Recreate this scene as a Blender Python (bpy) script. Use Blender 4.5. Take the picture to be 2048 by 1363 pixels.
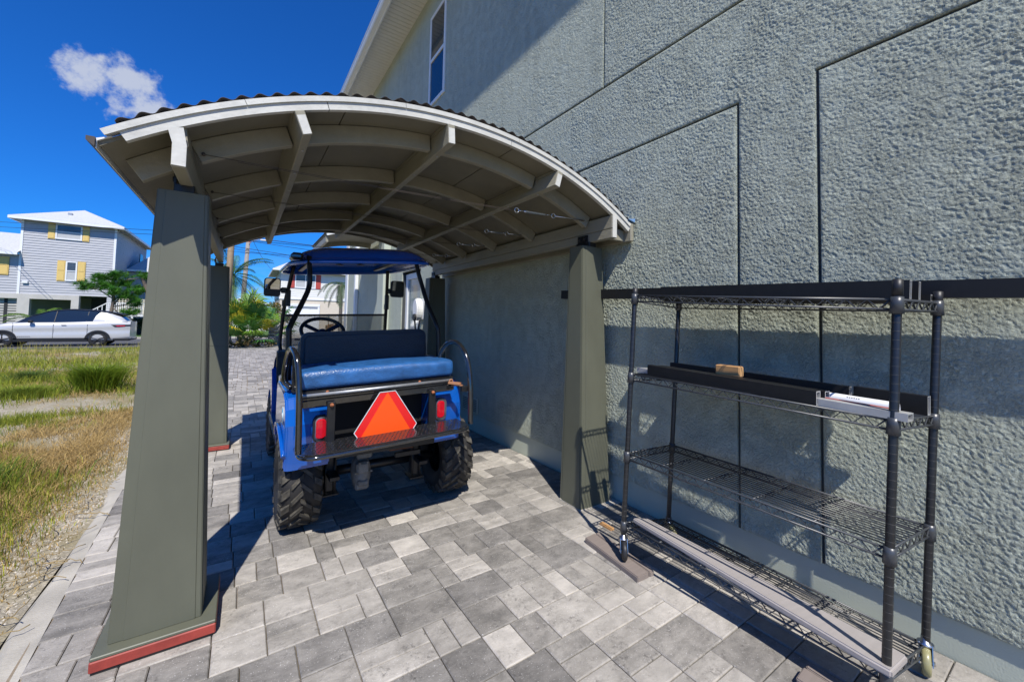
import bpy, bmesh, math, random
import numpy as np
from mathutils import Vector, Matrix
random.seed(7); rng = np.random.default_rng(7)
for o in list(bpy.data.objects): bpy.data.objects.remove(o)
SC = bpy.context.scene; COL = SC.collection
R_ = math.radians
sin, cos, pi, sqrt = math.sin, math.cos, math.pi, math.sqrt

# ------------------------------------------------------------------ camera
cam_d = bpy.data.cameras.new('camera'); cam = bpy.data.objects.new('camera', cam_d); COL.objects.link(cam)
FPX, CY = 799.0, 608.2
yaw, pit, rol = R_(33.771), R_(2.423), R_(1.150)
fwd = Vector((sin(yaw)*cos(pit), cos(yaw)*cos(pit), sin(pit)))
rgt = Vector((cos(yaw), -sin(yaw), 0)); upv = rgt.cross(fwd)
r2 = rgt*cos(rol)+upv*sin(rol); u2 = upv*cos(rol)-rgt*sin(rol)
cam.matrix_world = Matrix(((r2.x, u2.x, -fwd.x, 0), (r2.y, u2.y, -fwd.y, 0), (r2.z, u2.z, -fwd.z, 1.30), (0, 0, 0, 1)))
cam_d.sensor_width = 36; cam_d.lens = FPX/2048*36
cam_d.shift_y = -(681.5-CY)/2048
cam_d.clip_start = .05; cam_d.clip_end = 2000
SC.camera = cam

# ------------------------------------------------------------------ world, sun, exposure
SUN_AZ, SUN_EL = 20.0, 53.0            # the light travels towards +Y, a little +X
W = bpy.data.worlds.new('World'); SC.world = W; W.use_nodes = True
wn, wl = W.node_tree.nodes, W.node_tree.links
wn.clear()
def wnode(t, **k):
    n = wn.new(t)
    for a, b in k.items(): setattr(n, a, b)
    return n
sky = wnode('ShaderNodeTexSky', sky_type='NISHITA', sun_disc=False, sun_elevation=R_(SUN_EL),
            sun_rotation=R_(SUN_AZ+180), air_density=1.0, dust_density=.2, ozone_density=3.0, altitude=0)
hs = wnode('ShaderNodeMix', data_type='RGBA', blend_type='MULTIPLY'); hs.inputs[0].default_value = 1
hs.inputs[7].default_value = (.085, .475, 1.10, 1)
wl.new(sky.outputs[0], hs.inputs[6])
# one fair-weather cloud and thin low cloud towards the horizon, laid out by direction
tc = wnode('ShaderNodeTexCoord')
def vmath(op, a, b):
    n = wnode('ShaderNodeVectorMath', operation=op)
    for i, v in enumerate((a, b)):
        if v is None: continue
        if hasattr(v, 'links'): wl.new(v, n.inputs[i])
        else: n.inputs[i].default_value = v
    return n
def smath(op, a, b=0.0, c=0.0):
    n = wnode('ShaderNodeMath', operation=op)
    for i, v in enumerate((a, b, c)):
        if hasattr(v, 'links'): wl.new(v, n.inputs[i])
        else: n.inputs[i].default_value = v
    return n.outputs[0]
dirv = vmath('NORMALIZE', tc.outputs['Generated'], None).outputs[0]
CD = (fwd*1.0 + r2*((240-1024)/FPX) + u2*(-(186-CY)/FPX)).normalized()
CU = Vector((CD.y, -CD.x, 0)).normalized(); CV = CU.cross(CD)
nz = wnode('ShaderNodeTexNoise'); nz.inputs['Scale'].default_value = 19; nz.inputs['Detail'].default_value = 9; nz.inputs['Roughness'].default_value = .60; nz.inputs['Distortion'].default_value = .0
wl.new(dirv, nz.inputs['Vector'])
cu = vmath('DOT_PRODUCT', dirv, tuple(CU)).outputs['Value']; cv = vmath('DOT_PRODUCT', dirv, tuple(CV)).outputs['Value']
cf = vmath('DOT_PRODUCT', dirv, tuple(CD)).outputs['Value']
# ellipse leaning down to the right
a1 = smath('ADD', smath('MULTIPLY', cu, .90), smath('MULTIPLY', cv, -.42))
a2 = smath('ADD', smath('MULTIPLY', cu, .42), smath('MULTIPLY', cv, .90))
d2 = smath('ADD', smath('POWER', smath('DIVIDE', a1, .080), 2.0), smath('POWER', smath('DIVIDE', a2, .050), 2.0))
shape = smath('SUBTRACT', 1.0, d2)
msk = smath('ADD', smath('MULTIPLY', shape, .75), smath('MULTIPLY', smath('SUBTRACT', nz.outputs['Fac'], .46), 4.2))
mr = wnode('ShaderNodeMapRange', interpolation_type='SMOOTHSTEP'); mr.inputs['From Min'].default_value = .02; mr.inputs['From Max'].default_value = .85
wl.new(msk, mr.inputs['Value'])
cm = smath('MULTIPLY', mr.outputs[0], smath('GREATER_THAN', cf, .9))
# low band of thin cloud all round the horizon
sep = wnode('ShaderNodeSeparateXYZ'); wl.new(dirv, sep.inputs[0])
nz2 = wnode('ShaderNodeTexNoise'); nz2.inputs['Scale'].default_value = 5; nz2.inputs['Detail'].default_value = 7; nz2.inputs['Roughness'].default_value = .6
mp = wnode('ShaderNodeMapping'); mp.inputs['Scale'].default_value = (1, 1, 3.2); wl.new(dirv, mp.inputs[0]); wl.new(mp.outputs[0], nz2.inputs['Vector'])
band = wnode('ShaderNodeMapRange', interpolation_type='SMOOTHSTEP'); band.inputs['From Min'].default_value = .16; band.inputs['From Max'].default_value = .0
band.inputs['To Min'].default_value = 0; band.inputs['To Max'].default_value = 1
wl.new(sep.outputs['Z'], band.inputs['Value'])
lowc = wnode('ShaderNodeMapRange', interpolation_type='SMOOTHSTEP'); lowc.inputs['From Min'].default_value = .42; lowc.inputs['From Max'].default_value = .72
wl.new(nz2.outputs['Fac'], lowc.inputs['Value'])
lm = smath('MULTIPLY', smath('MULTIPLY', lowc.outputs[0], band.outputs[0]), .75)
cmix = wnode('ShaderNodeMix', data_type='RGBA'); wl.new(smath('MAXIMUM', smath('MULTIPLY', cm, .78), lm), cmix.inputs[0])
wl.new(hs.outputs[2], cmix.inputs[6]); cmix.inputs[7].default_value = (4.6, 4.9, 5.5, 1)
bg = wnode('ShaderNodeBackground'); bg.inputs[1].default_value = .115
wl.new(cmix.outputs[2], bg.inputs[0])
wo = wnode('ShaderNodeOutputWorld'); wl.new(bg.outputs[0], wo.inputs[0])
sd = bpy.data.lights.new('sun', 'SUN'); sd.energy = 4.7; sd.angle = R_(.53); sd.color = (1, .955, .88)
so = bpy.data.objects.new('sun', sd); COL.objects.link(so)
Ldir = Vector((sin(R_(SUN_AZ))*cos(R_(SUN_EL)), cos(R_(SUN_AZ))*cos(R_(SUN_EL)), -sin(R_(SUN_EL))))
so.rotation_euler = Ldir.to_track_quat('-Z', 'Y').to_euler(); so.location = (-3, -8, 12)
SC.view_settings.view_transform = 'Standard'; SC.view_settings.look = 'None'
SC.view_settings.exposure = 0.28; SC.view_settings.gamma = 1; SC.view_settings.use_curve_mapping = False
SC.render.engine = 'CYCLES'
SC.cycles.max_bounces = 8; SC.cycles.diffuse_bounces = 4; SC.cycles.glossy_bounces = 4; SC.cycles.transparent_max_bounces = 12
SC.cycles.caustics_reflective = False; SC.cycles.caustics_refractive = False

# ------------------------------------------------------------------ materials
MATS = {}
def mat(name, c, rough=.6, metal=0, var=.12, scale=8, bump=0, bscale=60, coat=0, spec=.5, c2=None, detail=6, stretch=(1, 1, 1), var2=0, scale2=1.2, alpha=1, trans=0, bdist=.01):
    m = bpy.data.materials.new(name); m.use_nodes = True; nt = m.node_tree; n, l = nt.nodes, nt.links
    p = n['Principled BSDF']; p.inputs['Roughness'].default_value = rough; p.inputs['Metallic'].default_value = metal
    p.inputs['Coat Weight'].default_value = coat; p.inputs['Coat Roughness'].default_value = .06
    p.inputs['Specular IOR Level'].default_value = spec; p.inputs['Alpha'].default_value = alpha
    p.inputs['Transmission Weight'].default_value = trans
    geo = n.new('ShaderNodeNewGeometry'); mpn = n.new('ShaderNodeMapping'); mpn.inputs['Scale'].default_value = stretch
    l.new(geo.outputs['Position'], mpn.inputs[0])
    t = n.new('ShaderNodeTexNoise'); t.inputs['Scale'].default_value = scale; t.inputs['Detail'].default_value = detail; t.inputs['Roughness'].default_value = .6
    l.new(mpn.outputs[0], t.inputs['Vector'])
    rp = n.new('ShaderNodeMapRange'); rp.inputs['From Min'].default_value = .28; rp.inputs['From Max'].default_value = .72; l.new(t.outputs['Fac'], rp.inputs['Value'])
    mx = n.new('ShaderNodeMix'); mx.data_type = 'RGBA'; l.new(rp.outputs[0], mx.inputs[0])
    lo = tuple(v*(1-var) for v in c); hi = tuple(min(1, v*(1+var)) for v in (c2 or c))
    mx.inputs[6].default_value = (*lo, 1); mx.inputs[7].default_value = (*hi, 1); out = mx.outputs[2]
    if var2:
        t2 = n.new('ShaderNodeTexNoise'); t2.inputs['Scale'].default_value = scale2; t2.inputs['Detail'].default_value = 4; l.new(geo.outputs['Position'], t2.inputs['Vector'])
        r2n = n.new('ShaderNodeMapRange'); r2n.inputs['From Min'].default_value = .3; r2n.inputs['From Max'].default_value = .7; r2n.inputs['To Min'].default_value = 1-var2; r2n.inputs['To Max'].default_value = 1+var2*.4
        l.new(t2.outputs['Fac'], r2n.inputs['Value'])
        m2 = n.new('ShaderNodeMix'); m2.data_type = 'RGBA'; m2.blend_type = 'MULTIPLY'; m2.inputs[0].default_value = 1
        l.new(out, m2.inputs[6]); l.new(r2n.outputs[0], m2.inputs[7]); out = m2.outputs[2]
    l.new(out, p.inputs['Base Color'])
    if bump:
        tb = n.new('ShaderNodeTexNoise'); tb.inputs['Scale'].default_value = bscale; tb.inputs['Detail'].default_value = 5; l.new(mpn.outputs[0], tb.inputs['Vector'])
        bp = n.new('ShaderNodeBump'); bp.inputs['Strength'].default_value = bump; bp.inputs['Distance'].default_value = bdist; l.new(tb.outputs['Fac'], bp.inputs['Height']); l.new(bp.outputs[0], p.inputs['Normal'])
    MATS[name] = m; return m

def stucco(name, c, dist, big=1.0):
    """heavy skip-trowel stucco: worm-like ridges over a sandy grain"""
    m = bpy.data.materials.new(name); m.use_nodes = True; n, l = m.node_tree.nodes, m.node_tree.links
    p = n['Principled BSDF']; p.inputs['Roughness'].default_value = .75; p.inputs['Specular IOR Level'].default_value = .3
    geo = n.new('ShaderNodeNewGeometry')
    wv = n.new('ShaderNodeTexNoise'); wv.inputs['Scale'].default_value = 62*big; wv.inputs['Detail'].default_value = 6; wv.inputs['Roughness'].default_value = .68; wv.inputs['Distortion'].default_value = .25
    l.new(geo.outputs['Position'], wv.inputs['Vector'])
    ab = n.new('ShaderNodeMath'); ab.operation = 'SUBTRACT'; l.new(wv.outputs['Fac'], ab.inputs[0]); ab.inputs[1].default_value = .5
    a2 = n.new('ShaderNodeMath'); a2.operation = 'ABSOLUTE'; l.new(ab.outputs[0], a2.inputs[0])
    rg = n.new('ShaderNodeMapRange'); rg.interpolation_type = 'SMOOTHSTEP'; rg.inputs['From Min'].default_value = .36; rg.inputs['From Max'].default_value = .66; l.new(wv.outputs['Fac'], rg.inputs['Value'])
    bl = n.new('ShaderNodeTexNoise'); bl.inputs['Scale'].default_value = 9; bl.inputs['Detail'].default_value = 3; l.new(geo.outputs['Position'], bl.inputs['Vector'])
    am = n.new('ShaderNodeMapRange'); am.inputs['From Min'].default_value = .35; am.inputs['From Max'].default_value = .6; am.inputs['To Min'].default_value = .45; l.new(bl.outputs['Fac'], am.inputs['Value'])
    mu = n.new('ShaderNodeMath'); mu.operation = 'MULTIPLY'; l.new(rg.outputs[0], mu.inputs[0]); l.new(am.outputs[0], mu.inputs[1])
    gr = n.new('ShaderNodeTexNoise'); gr.inputs['Scale'].default_value = 190; gr.inputs['Detail'].default_value = 3; l.new(geo.outputs['Position'], gr.inputs['Vector'])
    ad = n.new('ShaderNodeMath'); ad.operation = 'MULTIPLY_ADD'; l.new(gr.outputs['Fac'], ad.inputs[0]); ad.inputs[1].default_value = .35; l.new(mu.outputs[0], ad.inputs[2])
    bp = n.new('ShaderNodeBump'); bp.inputs['Strength'].default_value = 1; bp.inputs['Distance'].default_value = dist; l.new(ad.outputs[0], bp.inputs['Height']); l.new(bp.outputs[0], p.inputs['Normal'])
    ct = n.new('ShaderNodeTexNoise'); ct.inputs['Scale'].default_value = .9; ct.inputs['Detail'].default_value = 5; l.new(geo.outputs['Position'], ct.inputs['Vector'])
    mx = n.new('ShaderNodeMix'); mx.data_type = 'RGBA'; l.new(ct.outputs['Fac'], mx.inputs[0])
    mx.inputs[6].default_value = (*[v*.84 for v in c], 1); mx.inputs[7].default_value = (*[v*1.12 for v in c], 1)
    # rain streaks and splash dirt near the foot of the wall
    mq = n.new('ShaderNodeMapping'); mq.inputs['Scale'].default_value = (1, 5.5, .5); l.new(geo.outputs['Position'], mq.inputs[0])
    sk_ = n.new('ShaderNodeTexNoise'); sk_.inputs['Scale'].default_value = 1.0; sk_.inputs['Detail'].default_value = 6; sk_.inputs['Roughness'].default_value = .65; l.new(mq.outputs[0], sk_.inputs['Vector'])
    sr = n.new('ShaderNodeMapRange'); sr.inputs['From Min'].default_value = .50; sr.inputs['From Max'].default_value = .75; sr.inputs['To Min'].default_value = 1; sr.inputs['To Max'].default_value = .86; l.new(sk_.outputs['Fac'], sr.inputs['Value'])
    m3 = n.new('ShaderNodeMix'); m3.data_type = 'RGBA'; m3.blend_type = 'MULTIPLY'; m3.inputs[0].default_value = 1; l.new(mx.outputs[2], m3.inputs[6]); l.new(sr.outputs[0], m3.inputs[7])
    l.new(m3.outputs[2], p.inputs['Base Color'])
    MATS[name] = m; return m

def attr_mat(name, rough=.6, transl=.3):
    m = bpy.data.materials.new(name); m.use_nodes = True; n, l = m.node_tree.nodes, m.node_tree.links
    p = n['Principled BSDF']; p.inputs['Roughness'].default_value = rough; p.inputs['Specular IOR Level'].default_value = .25
    at = n.new('ShaderNodeAttribute'); at.attribute_name = 'col'; l.new(at.outputs['Color'], p.inputs['Base Color'])
    tr = n.new('ShaderNodeBsdfTranslucent'); l.new(at.outputs['Color'], tr.inputs['Color'])
    ms = n.new('ShaderNodeMixShader'); ms.inputs[0].default_value = transl
    l.new(p.outputs[0], ms.inputs[1]); l.new(tr.outputs[0], ms.inputs[2]); l.new(ms.outputs[0], n['Material Output'].inputs['Surface'])
    MATS[name] = m; return m

# ------------------------------------------------------------------ mesh helpers
def gz(y): return -.0125*(y-2.1)       # the drive falls gently towards the street
class MB:
    """collects faces for ONE mesh object; vertices in world metres"""
    def __init__(s): s.v = []; s.f = []; s.mi = []; s.sm = []; s.T = None; s.c = None; s.col = []
    def add(s, vs, fs, mi=0, smooth=False):
        b = len(s.v)
        for p in vs: s.v.append(tuple(p)); s.col.append(s.c)
        for f in fs: s.f.append(tuple(b+i for i in f)); s.mi.append(mi); s.sm.append(smooth)
        return s
    def box(s, x0, y0, z0, x1, y1, z1, mi=0):
        v = [(x, y, z) for z in (z0, z1) for y in (y0, y1) for x in (x0, x1)]
        return s.add(v, [(0, 2, 3, 1), (4, 5, 7, 6), (0, 1, 5, 4), (2, 6, 7, 3), (0, 4, 6, 2), (1, 3, 7, 5)], mi)
    def cbox(s, x0, y0, z0, x1, y1, z1, c=.004, mi=0):
        """box with chamfered edges"""
        bm = bmesh.new(); bmesh.ops.create_cube(bm, size=1)
        for v in bm.verts: v.co = Vector(((x0+x1)/2+v.co.x*(x1-x0), (y0+y1)/2+v.co.y*(y1-y0), (z0+z1)/2+v.co.z*(z1-z0)))
        bmesh.ops.bevel(bm, geom=bm.edges[:], offset=min(c, abs(x1-x0)/2.2, abs(y1-y0)/2.2, abs(z1-z0)/2.2), segments=1, affect='EDGES')
        bm.verts.index_update(); s.add([v.co for v in bm.verts], [[v.index for v in f.verts] for f in bm.faces], mi); bm.free(); return s
    def bar(s, a, b, w, h, up=(0, 0, 1), mi=0, c=0, a2=None):
        """rectangular bar from a to b; w across, h along up"""
        a, b = Vector(a), Vector(b); d = (b-a).normalized(); side = d.cross(Vector(up)).normalized(); u = side.cross(d)
        vs = []
        for p in (a, b):
            for sw, sh in ((-1, -1), (1, -1), (1, 1), (-1, 1)): vs.append(p+side*sw*w/2+u*sh*h/2)
        return s.add(vs, [(0, 3, 2, 1), (4, 5, 6, 7), (0, 1, 5, 4), (1, 2, 6, 5), (2, 3, 7, 6), (3, 0, 4, 7)], mi)
    def tube(s, pts, r, n=8, mi=0, closed=False, cap=True, smooth=True):
        pts = [Vector(p) for p in pts]; k = len(pts); rs = r if isinstance(r, (list, tuple)) else [r]*k
        vs = []; prev = None
        for i, p in enumerate(pts):
            if closed: t = (pts[(i+1) % k]-pts[i-1]).normalized()
            else: t = (pts[min(i+1, k-1)]-pts[max(i-1, 0)]).normalized()
            if prev is None:
                ref = Vector((0, 0, 1)) if abs(t.z) < .9 else Vector((1, 0, 0)); x = t.cross(ref).normalized()
            else: x = (prev-t*prev.dot(t)).normalized()
            prev = x; y = t.cross(x)
            for j in range(n): a = 2*pi*j/n; vs.append(p+(x*cos(a)+y*sin(a))*rs[i])
        fs = []
        for i in range(k if closed else k-1):
            i2 = (i+1) % k
            for j in range(n): j2 = (j+1) % n; fs.append((i*n+j, i*n+j2, i2*n+j2, i2*n+j))
        b = len(s.f); s.add(vs, fs, mi, smooth)
        if cap and not closed:
            o = len(s.v)-len(vs)
            s.f.append(tuple(o+j for j in reversed(range(n)))); s.mi.append(mi); s.sm.append(False)
            s.f.append(tuple(o+(k-1)*n+j for j in range(n))); s.mi.append(mi); s.sm.append(False)
        return s
    def lathe(s, prof, c, axis='z', n=24, mi=0, smooth=True):
        """prof: (radius, height) list"""
        c = Vector(c); vs = []
        for r, h in prof:
            for j in range(n):
                a = 2*pi*j/n; q = {'z': (r*cos(a), r*sin(a), h), 'x': (h, r*cos(a), r*sin(a)), 'y': (r*sin(a), h, r*cos(a))}[axis]
                vs.append(c+Vector(q))
        fs = [(i*n+j, i*n+(j+1) % n, (i+1)*n+(j+1) % n, (i+1)*n+j) for i in range(len(prof)-1) for j in range(n)]
        return s.add(vs, fs, mi, smooth)
    def prism(s, poly, d, mi=0):
        """planar polygon (3D points) extruded by vector d"""
        k = len(poly); d = Vector(d); vs = [Vector(p) for p in poly]+[Vector(p)+d for p in poly]
        return s.add(vs, [tuple(reversed(range(k))), tuple(range(k, 2*k))]+[(i, (i+1) % k, k+(i+1) % k, k+i) for i in range(k)], mi)
    def grid(s, fn, nu, nv, mi=0, smooth=True, flip=False):
        vs = [fn(i/nu, j/nv) for i in range(nu+1) for j in range(nv+1)]; w = nv+1
        fs = [(i*w+j, (i+1)*w+j, (i+1)*w+j+1, i*w+j+1) for i in range(nu) for j in range(nv)]
        if flip: fs = [tuple(reversed(f)) for f in fs]
        return s.add(vs, fs, mi, smooth)
    def build(s, name, m, parent=None, recalc=True, bevel=0, seg=2):
        me = bpy.data.meshes.new(name); off = Vector(parent['_w']) if parent is not None else Vector((0, 0, 0))
        if parent is None and s.T is not None: off = Vector(s.T)
        me.from_pydata([Vector(p)-off for p in s.v], [], s.f)
        for q in (m if isinstance(m, (list, tuple)) else [m]): me.materials.append(q)
        me.polygons.foreach_set('material_index', s.mi); me.polygons.foreach_set('use_smooth', s.sm)
        if s.col and s.col[0] is not None:
            at = me.color_attributes.new('col', 'FLOAT_COLOR', 'POINT'); at.data.foreach_set('color', np.array([(*c, 1) for c in s.col], dtype=np.float32).ravel())
        if recalc or bevel:
            bm = bmesh.new(); bm.from_mesh(me); bmesh.ops.recalc_face_normals(bm, faces=bm.faces[:])
            if bevel:
                ed = [e for e in bm.edges if len(e.link_faces) == 2 and e.calc_face_angle(0) > .6]
                bmesh.ops.bevel(bm, geom=ed, offset=bevel, segments=seg, affect='EDGES', clamp_overlap=True)
            bm.to_mesh(me); bm.free()
        me.update(); o = bpy.data.objects.new(name, me); COL.objects.link(o)
        if parent is not None: o.parent = parent; o['_w'] = parent['_w']
        else: o.location = off; o['_w'] = list(off)
        return o
def tag(o, label=None, cat=None, group=None, kind=None):
    if label: o['label'] = label
    if cat: o['category'] = cat
    if group: o['group'] = group
    if kind: o['kind'] = kind
    return o
def thing(name, label, cat, loc, group=None):
    o = bpy.data.objects.new(name, None); COL.objects.link(o); o.location = loc; o['_w'] = list(loc); o.empty_display_size = .2
    return tag(o, label, cat, group)
def sub(o, parent):                      # make o a child of a mesh part (sub-part)
    o.parent = parent; return o
def np_mesh(name, V, F, m, cols=None, loc=(0, 0, 0), smooth=False):
    """large meshes from numpy arrays; F (n,3) or (n,4)"""
    me = bpy.data.meshes.new(name); V = np.asarray(V, np.float32)-np.array(loc, np.float32); F = np.asarray(F, np.int32); k = F.shape[1]
    me.vertices.add(len(V)); me.vertices.foreach_set('co', V.ravel())
    me.loops.add(F.size); me.loops.foreach_set('vertex_index', F.ravel())
    me.polygons.add(len(F)); me.polygons.foreach_set('loop_start', np.arange(0, F.size, k, dtype=np.int32)); me.polygons.foreach_set('loop_total', np.full(len(F), k, np.int32))
    if cols is not None:
        at = me.color_attributes.new('col', 'FLOAT_COLOR', 'POINT'); c4 = np.ones((len(V), 4), np.float32); c4[:, :3] = cols; at.data.foreach_set('color', c4.ravel())
    me.materials.append(m); me.update(calc_edges=True); me.validate()
    o = bpy.data.objects.new(name, me); COL.objects.link(o); o.location = loc; o['_w'] = list(loc)
    return o
def arcpts(cx, cz, r, x0, x1, n):
    a0 = math.atan2(sqrt(max(0, r*r-(x0-cx)**2)), x0-cx); a1 = math.atan2(sqrt(max(0, r*r-(x1-cx)**2)), x1-cx)
    return [(cx+r*cos(a0+(a1-a0)*i/n), cz+r*sin(a0+(a1-a0)*i/n)) for i in range(n+1)]
def arcslab(mb, r0, r1, x0, x1, y0, y1, n=24, cx=.9935, cz=-.055, mi=0):
    """curved board: between radii r0<r1, from x0 to x1, from y0 to y1"""
    a0 = math.acos((x0-cx)/((r0+r1)/2)); a1 = math.acos((x1-cx)/((r0+r1)/2)); vs = []
    for i in range(n+1):
        a = a0+(a1-a0)*i/n
        for r, y in ((r0, y0), (r1, y0), (r1, y1), (r0, y1)): vs.append((cx+r*cos(a), y, cz+r*sin(a)))
    fs = [(0, 1, 2, 3), (n*4+3, n*4+2, n*4+1, n*4)]
    for i in range(n):
        for j in range(4): fs.append((i*4+j, (i+1)*4+j, (i+1)*4+(j+1) % 4, i*4+(j+1) % 4))
    return mb.add(vs, fs, mi)
# ------------------------------------------------------------------ shared materials
WALLC = (.475, .51, .42)
mat('plain_wall', WALLC, .7, var=.05, scale=3, bump=.25, bscale=160, bdist=.004)
stucco('stucco', WALLC, .006)
mat('groove', (.05, .055, .055), .8)
mat('trim_white', (.78, .79, .79), .45, var=.03)
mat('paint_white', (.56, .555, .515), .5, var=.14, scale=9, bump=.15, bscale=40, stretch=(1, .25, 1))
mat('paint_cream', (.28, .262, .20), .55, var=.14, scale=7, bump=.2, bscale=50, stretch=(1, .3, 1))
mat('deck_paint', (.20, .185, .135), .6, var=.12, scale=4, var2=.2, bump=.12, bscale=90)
mat('olive', (.118, .122, .088), .5, var=.10, scale=5, var2=.16, stretch=(1, 1, .35), bump=.1, bscale=150, bdist=.003)
mat('olive_edge', (.112, .116, .083), .5, var=.06)
mat('red_oxide', (.30, .045, .032), .6, var=.25, scale=14)
mat('roof_brown', (.055, .042, .035), .55, var=.3, scale=11)
mat('black_metal', (.012, .012, .013), .38, var=.3, scale=30)
mat('black_plastic', (.018, .018, .02), .45)
mat('steel', (.55, .56, .58), .28, metal=1, var=.1, scale=40)
mat('galv', (.42, .43, .44), .45, metal=.7, var=.15, scale=25)
mat('glass_dark', (.015, .03, .045), .04, spec=.9, var=0)
mat('rust', (.35, .12, .05), .8, var=.4, scale=60)
mat('concrete', (.42, .39, .33), .85, var=.14, scale=6, bump=.3, bscale=120, var2=.15, scale2=3)
mat('asphalt', (.085, .085, .09), .9, var=.25, scale=60, bump=.3, bscale=200)

# pavers: one material per tone, each stone shifted by its own random number
def paver_mat(name, lo, hi, dark):
    m = bpy.data.materials.new(name); m.use_nodes = True; n, l = m.node_tree.nodes, m.node_tree.links
    p = n['Principled BSDF']; p.inputs['Roughness'].default_value = .78; p.inputs['Specular IOR Level'].default_value = .35
    geo = n.new('ShaderNodeNewGeometry'); oi = n.new('ShaderNodeObjectInfo')
    ad = n.new('ShaderNodeVectorMath'); ad.operation = 'MULTIPLY_ADD'; cb = n.new('ShaderNodeCombineXYZ')
    for i in range(3): l.new(oi.outputs['Random'], cb.inputs[i])
    l.new(cb.outputs[0], ad.inputs[0]); ad.inputs[1].default_value = (37, 53, 29); l.new(geo.outputs['Position'], ad.inputs[2])
    mp1 = n.new('ShaderNodeMapping'); mp1.inputs['Scale'].default_value = (1, 1.7, 1); l.new(ad.outputs[0], mp1.inputs[0])
    def noise(sc, vec, det=6, rough=.6, dist=0):
        t = n.new('ShaderNodeTexNoise'); t.inputs['Scale'].default_value = sc; t.inputs['Detail'].default_value = det; t.inputs['Roughness'].default_value = rough; t.inputs['Distortion'].default_value = dist
        l.new(vec, t.inputs['Vector']); return t.outputs['Fac']
    def rng_(v, a, b, c0=0, c1=1):
        r = n.new('ShaderNodeMapRange'); r.inputs['From Min'].default_value = a; r.inputs['From Max'].default_value = b; r.inputs['To Min'].default_value = c0; r.inputs['To Max'].default_value = c1; l.new(v, r.inputs['Value']); return r.outputs[0]
    def mixc(f, a, b, bt='MIX'):
        x = n.new('ShaderNodeMix'); x.data_type = 'RGBA'; x.blend_type = bt
        if hasattr(f, 'links'): l.new(f, x.inputs[0])
        else: x.inputs[0].default_value = f
        for i, c in ((6, a), (7, b)):
            if hasattr(c, 'links'): l.new(c, x.inputs[i])
            else: x.inputs[i].default_value = (*c, 1)
        return x.outputs[2]
    cloud = rng_(noise(8, mp1.outputs[0], 9, .72, .25), .38, .66)
    c1 = mixc(cloud, lo, hi)
    blot = rng_(noise(13, ad.outputs[0], 8, .74, .4), .50, .66)
    pits = rng_(noise(70, ad.outputs[0], 4, .75), .46, .62)
    mm = n.new('ShaderNodeMath'); mm.operation = 'MULTIPLY'; l.new(blot, mm.inputs[0]); l.new(pits, mm.inputs[1])
    c2 = mixc(mm.outputs[0], c1, dark)
    sp = rng_(noise(190, ad.outputs[0], 2, .5), .66, .74)
    c3 = mixc(sp, c2, (.6, .58, .56))
    br = rng_(oi.outputs['Random'], 0, 1, .84, 1.16)
    c3 = mixc(1.0, c3, rng_(noise(2.2, geo.outputs['Position'], 6, .65), .35, .68, 1.06, .80), 'MULTIPLY')
    c4 = mixc(1.0, c3, br, 'MULTIPLY')
    l.new(c4, p.inputs['Base Color'])
    bp = n.new('ShaderNodeBump'); bp.inputs['Strength'].default_value = .5; bp.inputs['Distance'].default_value = .004
    l.new(noise(120, ad.outputs[0], 5, .7), bp.inputs['Height']); l.new(bp.outputs[0], p.inputs['Normal'])
    return m
PAV = [paver_mat('paver_light', (.30, .278, .247), (.47, .437, .39), (.15, .14, .128)),
       paver_mat('paver_mid', (.19, .178, .16), (.36, .335, .30), (.11, .102, .094)),
       paver_mat('paver_dark', (.165, .155, .142), (.29, .272, .248), (.085, .08, .075)),
       paver_mat('paver_pale', (.37, .343, .305), (.52, .483, .43), (.24, .22, .195))]

# ------------------------------------------------------------------ ground, street, drive
def ground_mat():
    m = mat('yard_soil', (.54, .49, .41), .95, var=.2, scale=3, bump=.6, bscale=90, bdist=.02)
    n, l = m.node_tree.nodes, m.node_tree.links; p = n['Principled BSDF']; src = p.inputs['Base Color'].links[0].from_socket
    geo = n.new('ShaderNodeNewGeometry')
    vo = n.new('ShaderNodeTexVoronoi'); vo.inputs['Scale'].default_value = 42; l.new(geo.outputs['Position'], vo.inputs['Vector'])
    st = n.new('ShaderNodeMapRange'); st.inputs['From Min'].default_value = .1; st.inputs['From Max'].default_value = .6; st.inputs['To Min'].default_value = 1.25; st.inputs['To Max'].default_value = .55; l.new(vo.outputs['Distance'], st.inputs['Value'])
    x0 = n.new('ShaderNodeMix'); x0.data_type = 'RGBA'; x0.blend_type = 'MULTIPLY'; x0.inputs[0].default_value = .8; l.new(src, x0.inputs[6]); l.new(st.outputs[0], x0.inputs[7])
    t = n.new('ShaderNodeTexNoise'); t.inputs['Scale'].default_value = .55; t.inputs['Detail'].default_value = 8; t.inputs['Roughness'].default_value = .65; l.new(geo.outputs['Position'], t.inputs['Vector'])
    f = n.new('ShaderNodeMapRange'); f.inputs['From Min'].default_value = .36; f.inputs['From Max'].default_value = .56; l.new(t.outputs['Fac'], f.inputs['Value'])
    x = n.new('ShaderNodeMix'); x.data_type = 'RGBA'; l.new(f.outputs[0], x.inputs[0]); l.new(x0.outputs[2], x.inputs[6]); x.inputs[7].default_value = (.26, .215, .11, 1); l.new(x.outputs[2], p.inputs['Base Color'])
    return m
GND = ground_mat()
mat('lawn', (.075, .15, .03), .9, var=.4, scale=40, var2=.25, scale2=2, bump=.8, bscale=120, bdist=.03)
V = []; F = []
ys = [-60, -20, -6, 0, 3, 6, 10, 16, 22, 30, 42, 60, 100, 200, 500]; xs = [-500, -120, -40, -15, -6, -2, 0, 3, 8, 20, 50, 120, 500]
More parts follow.
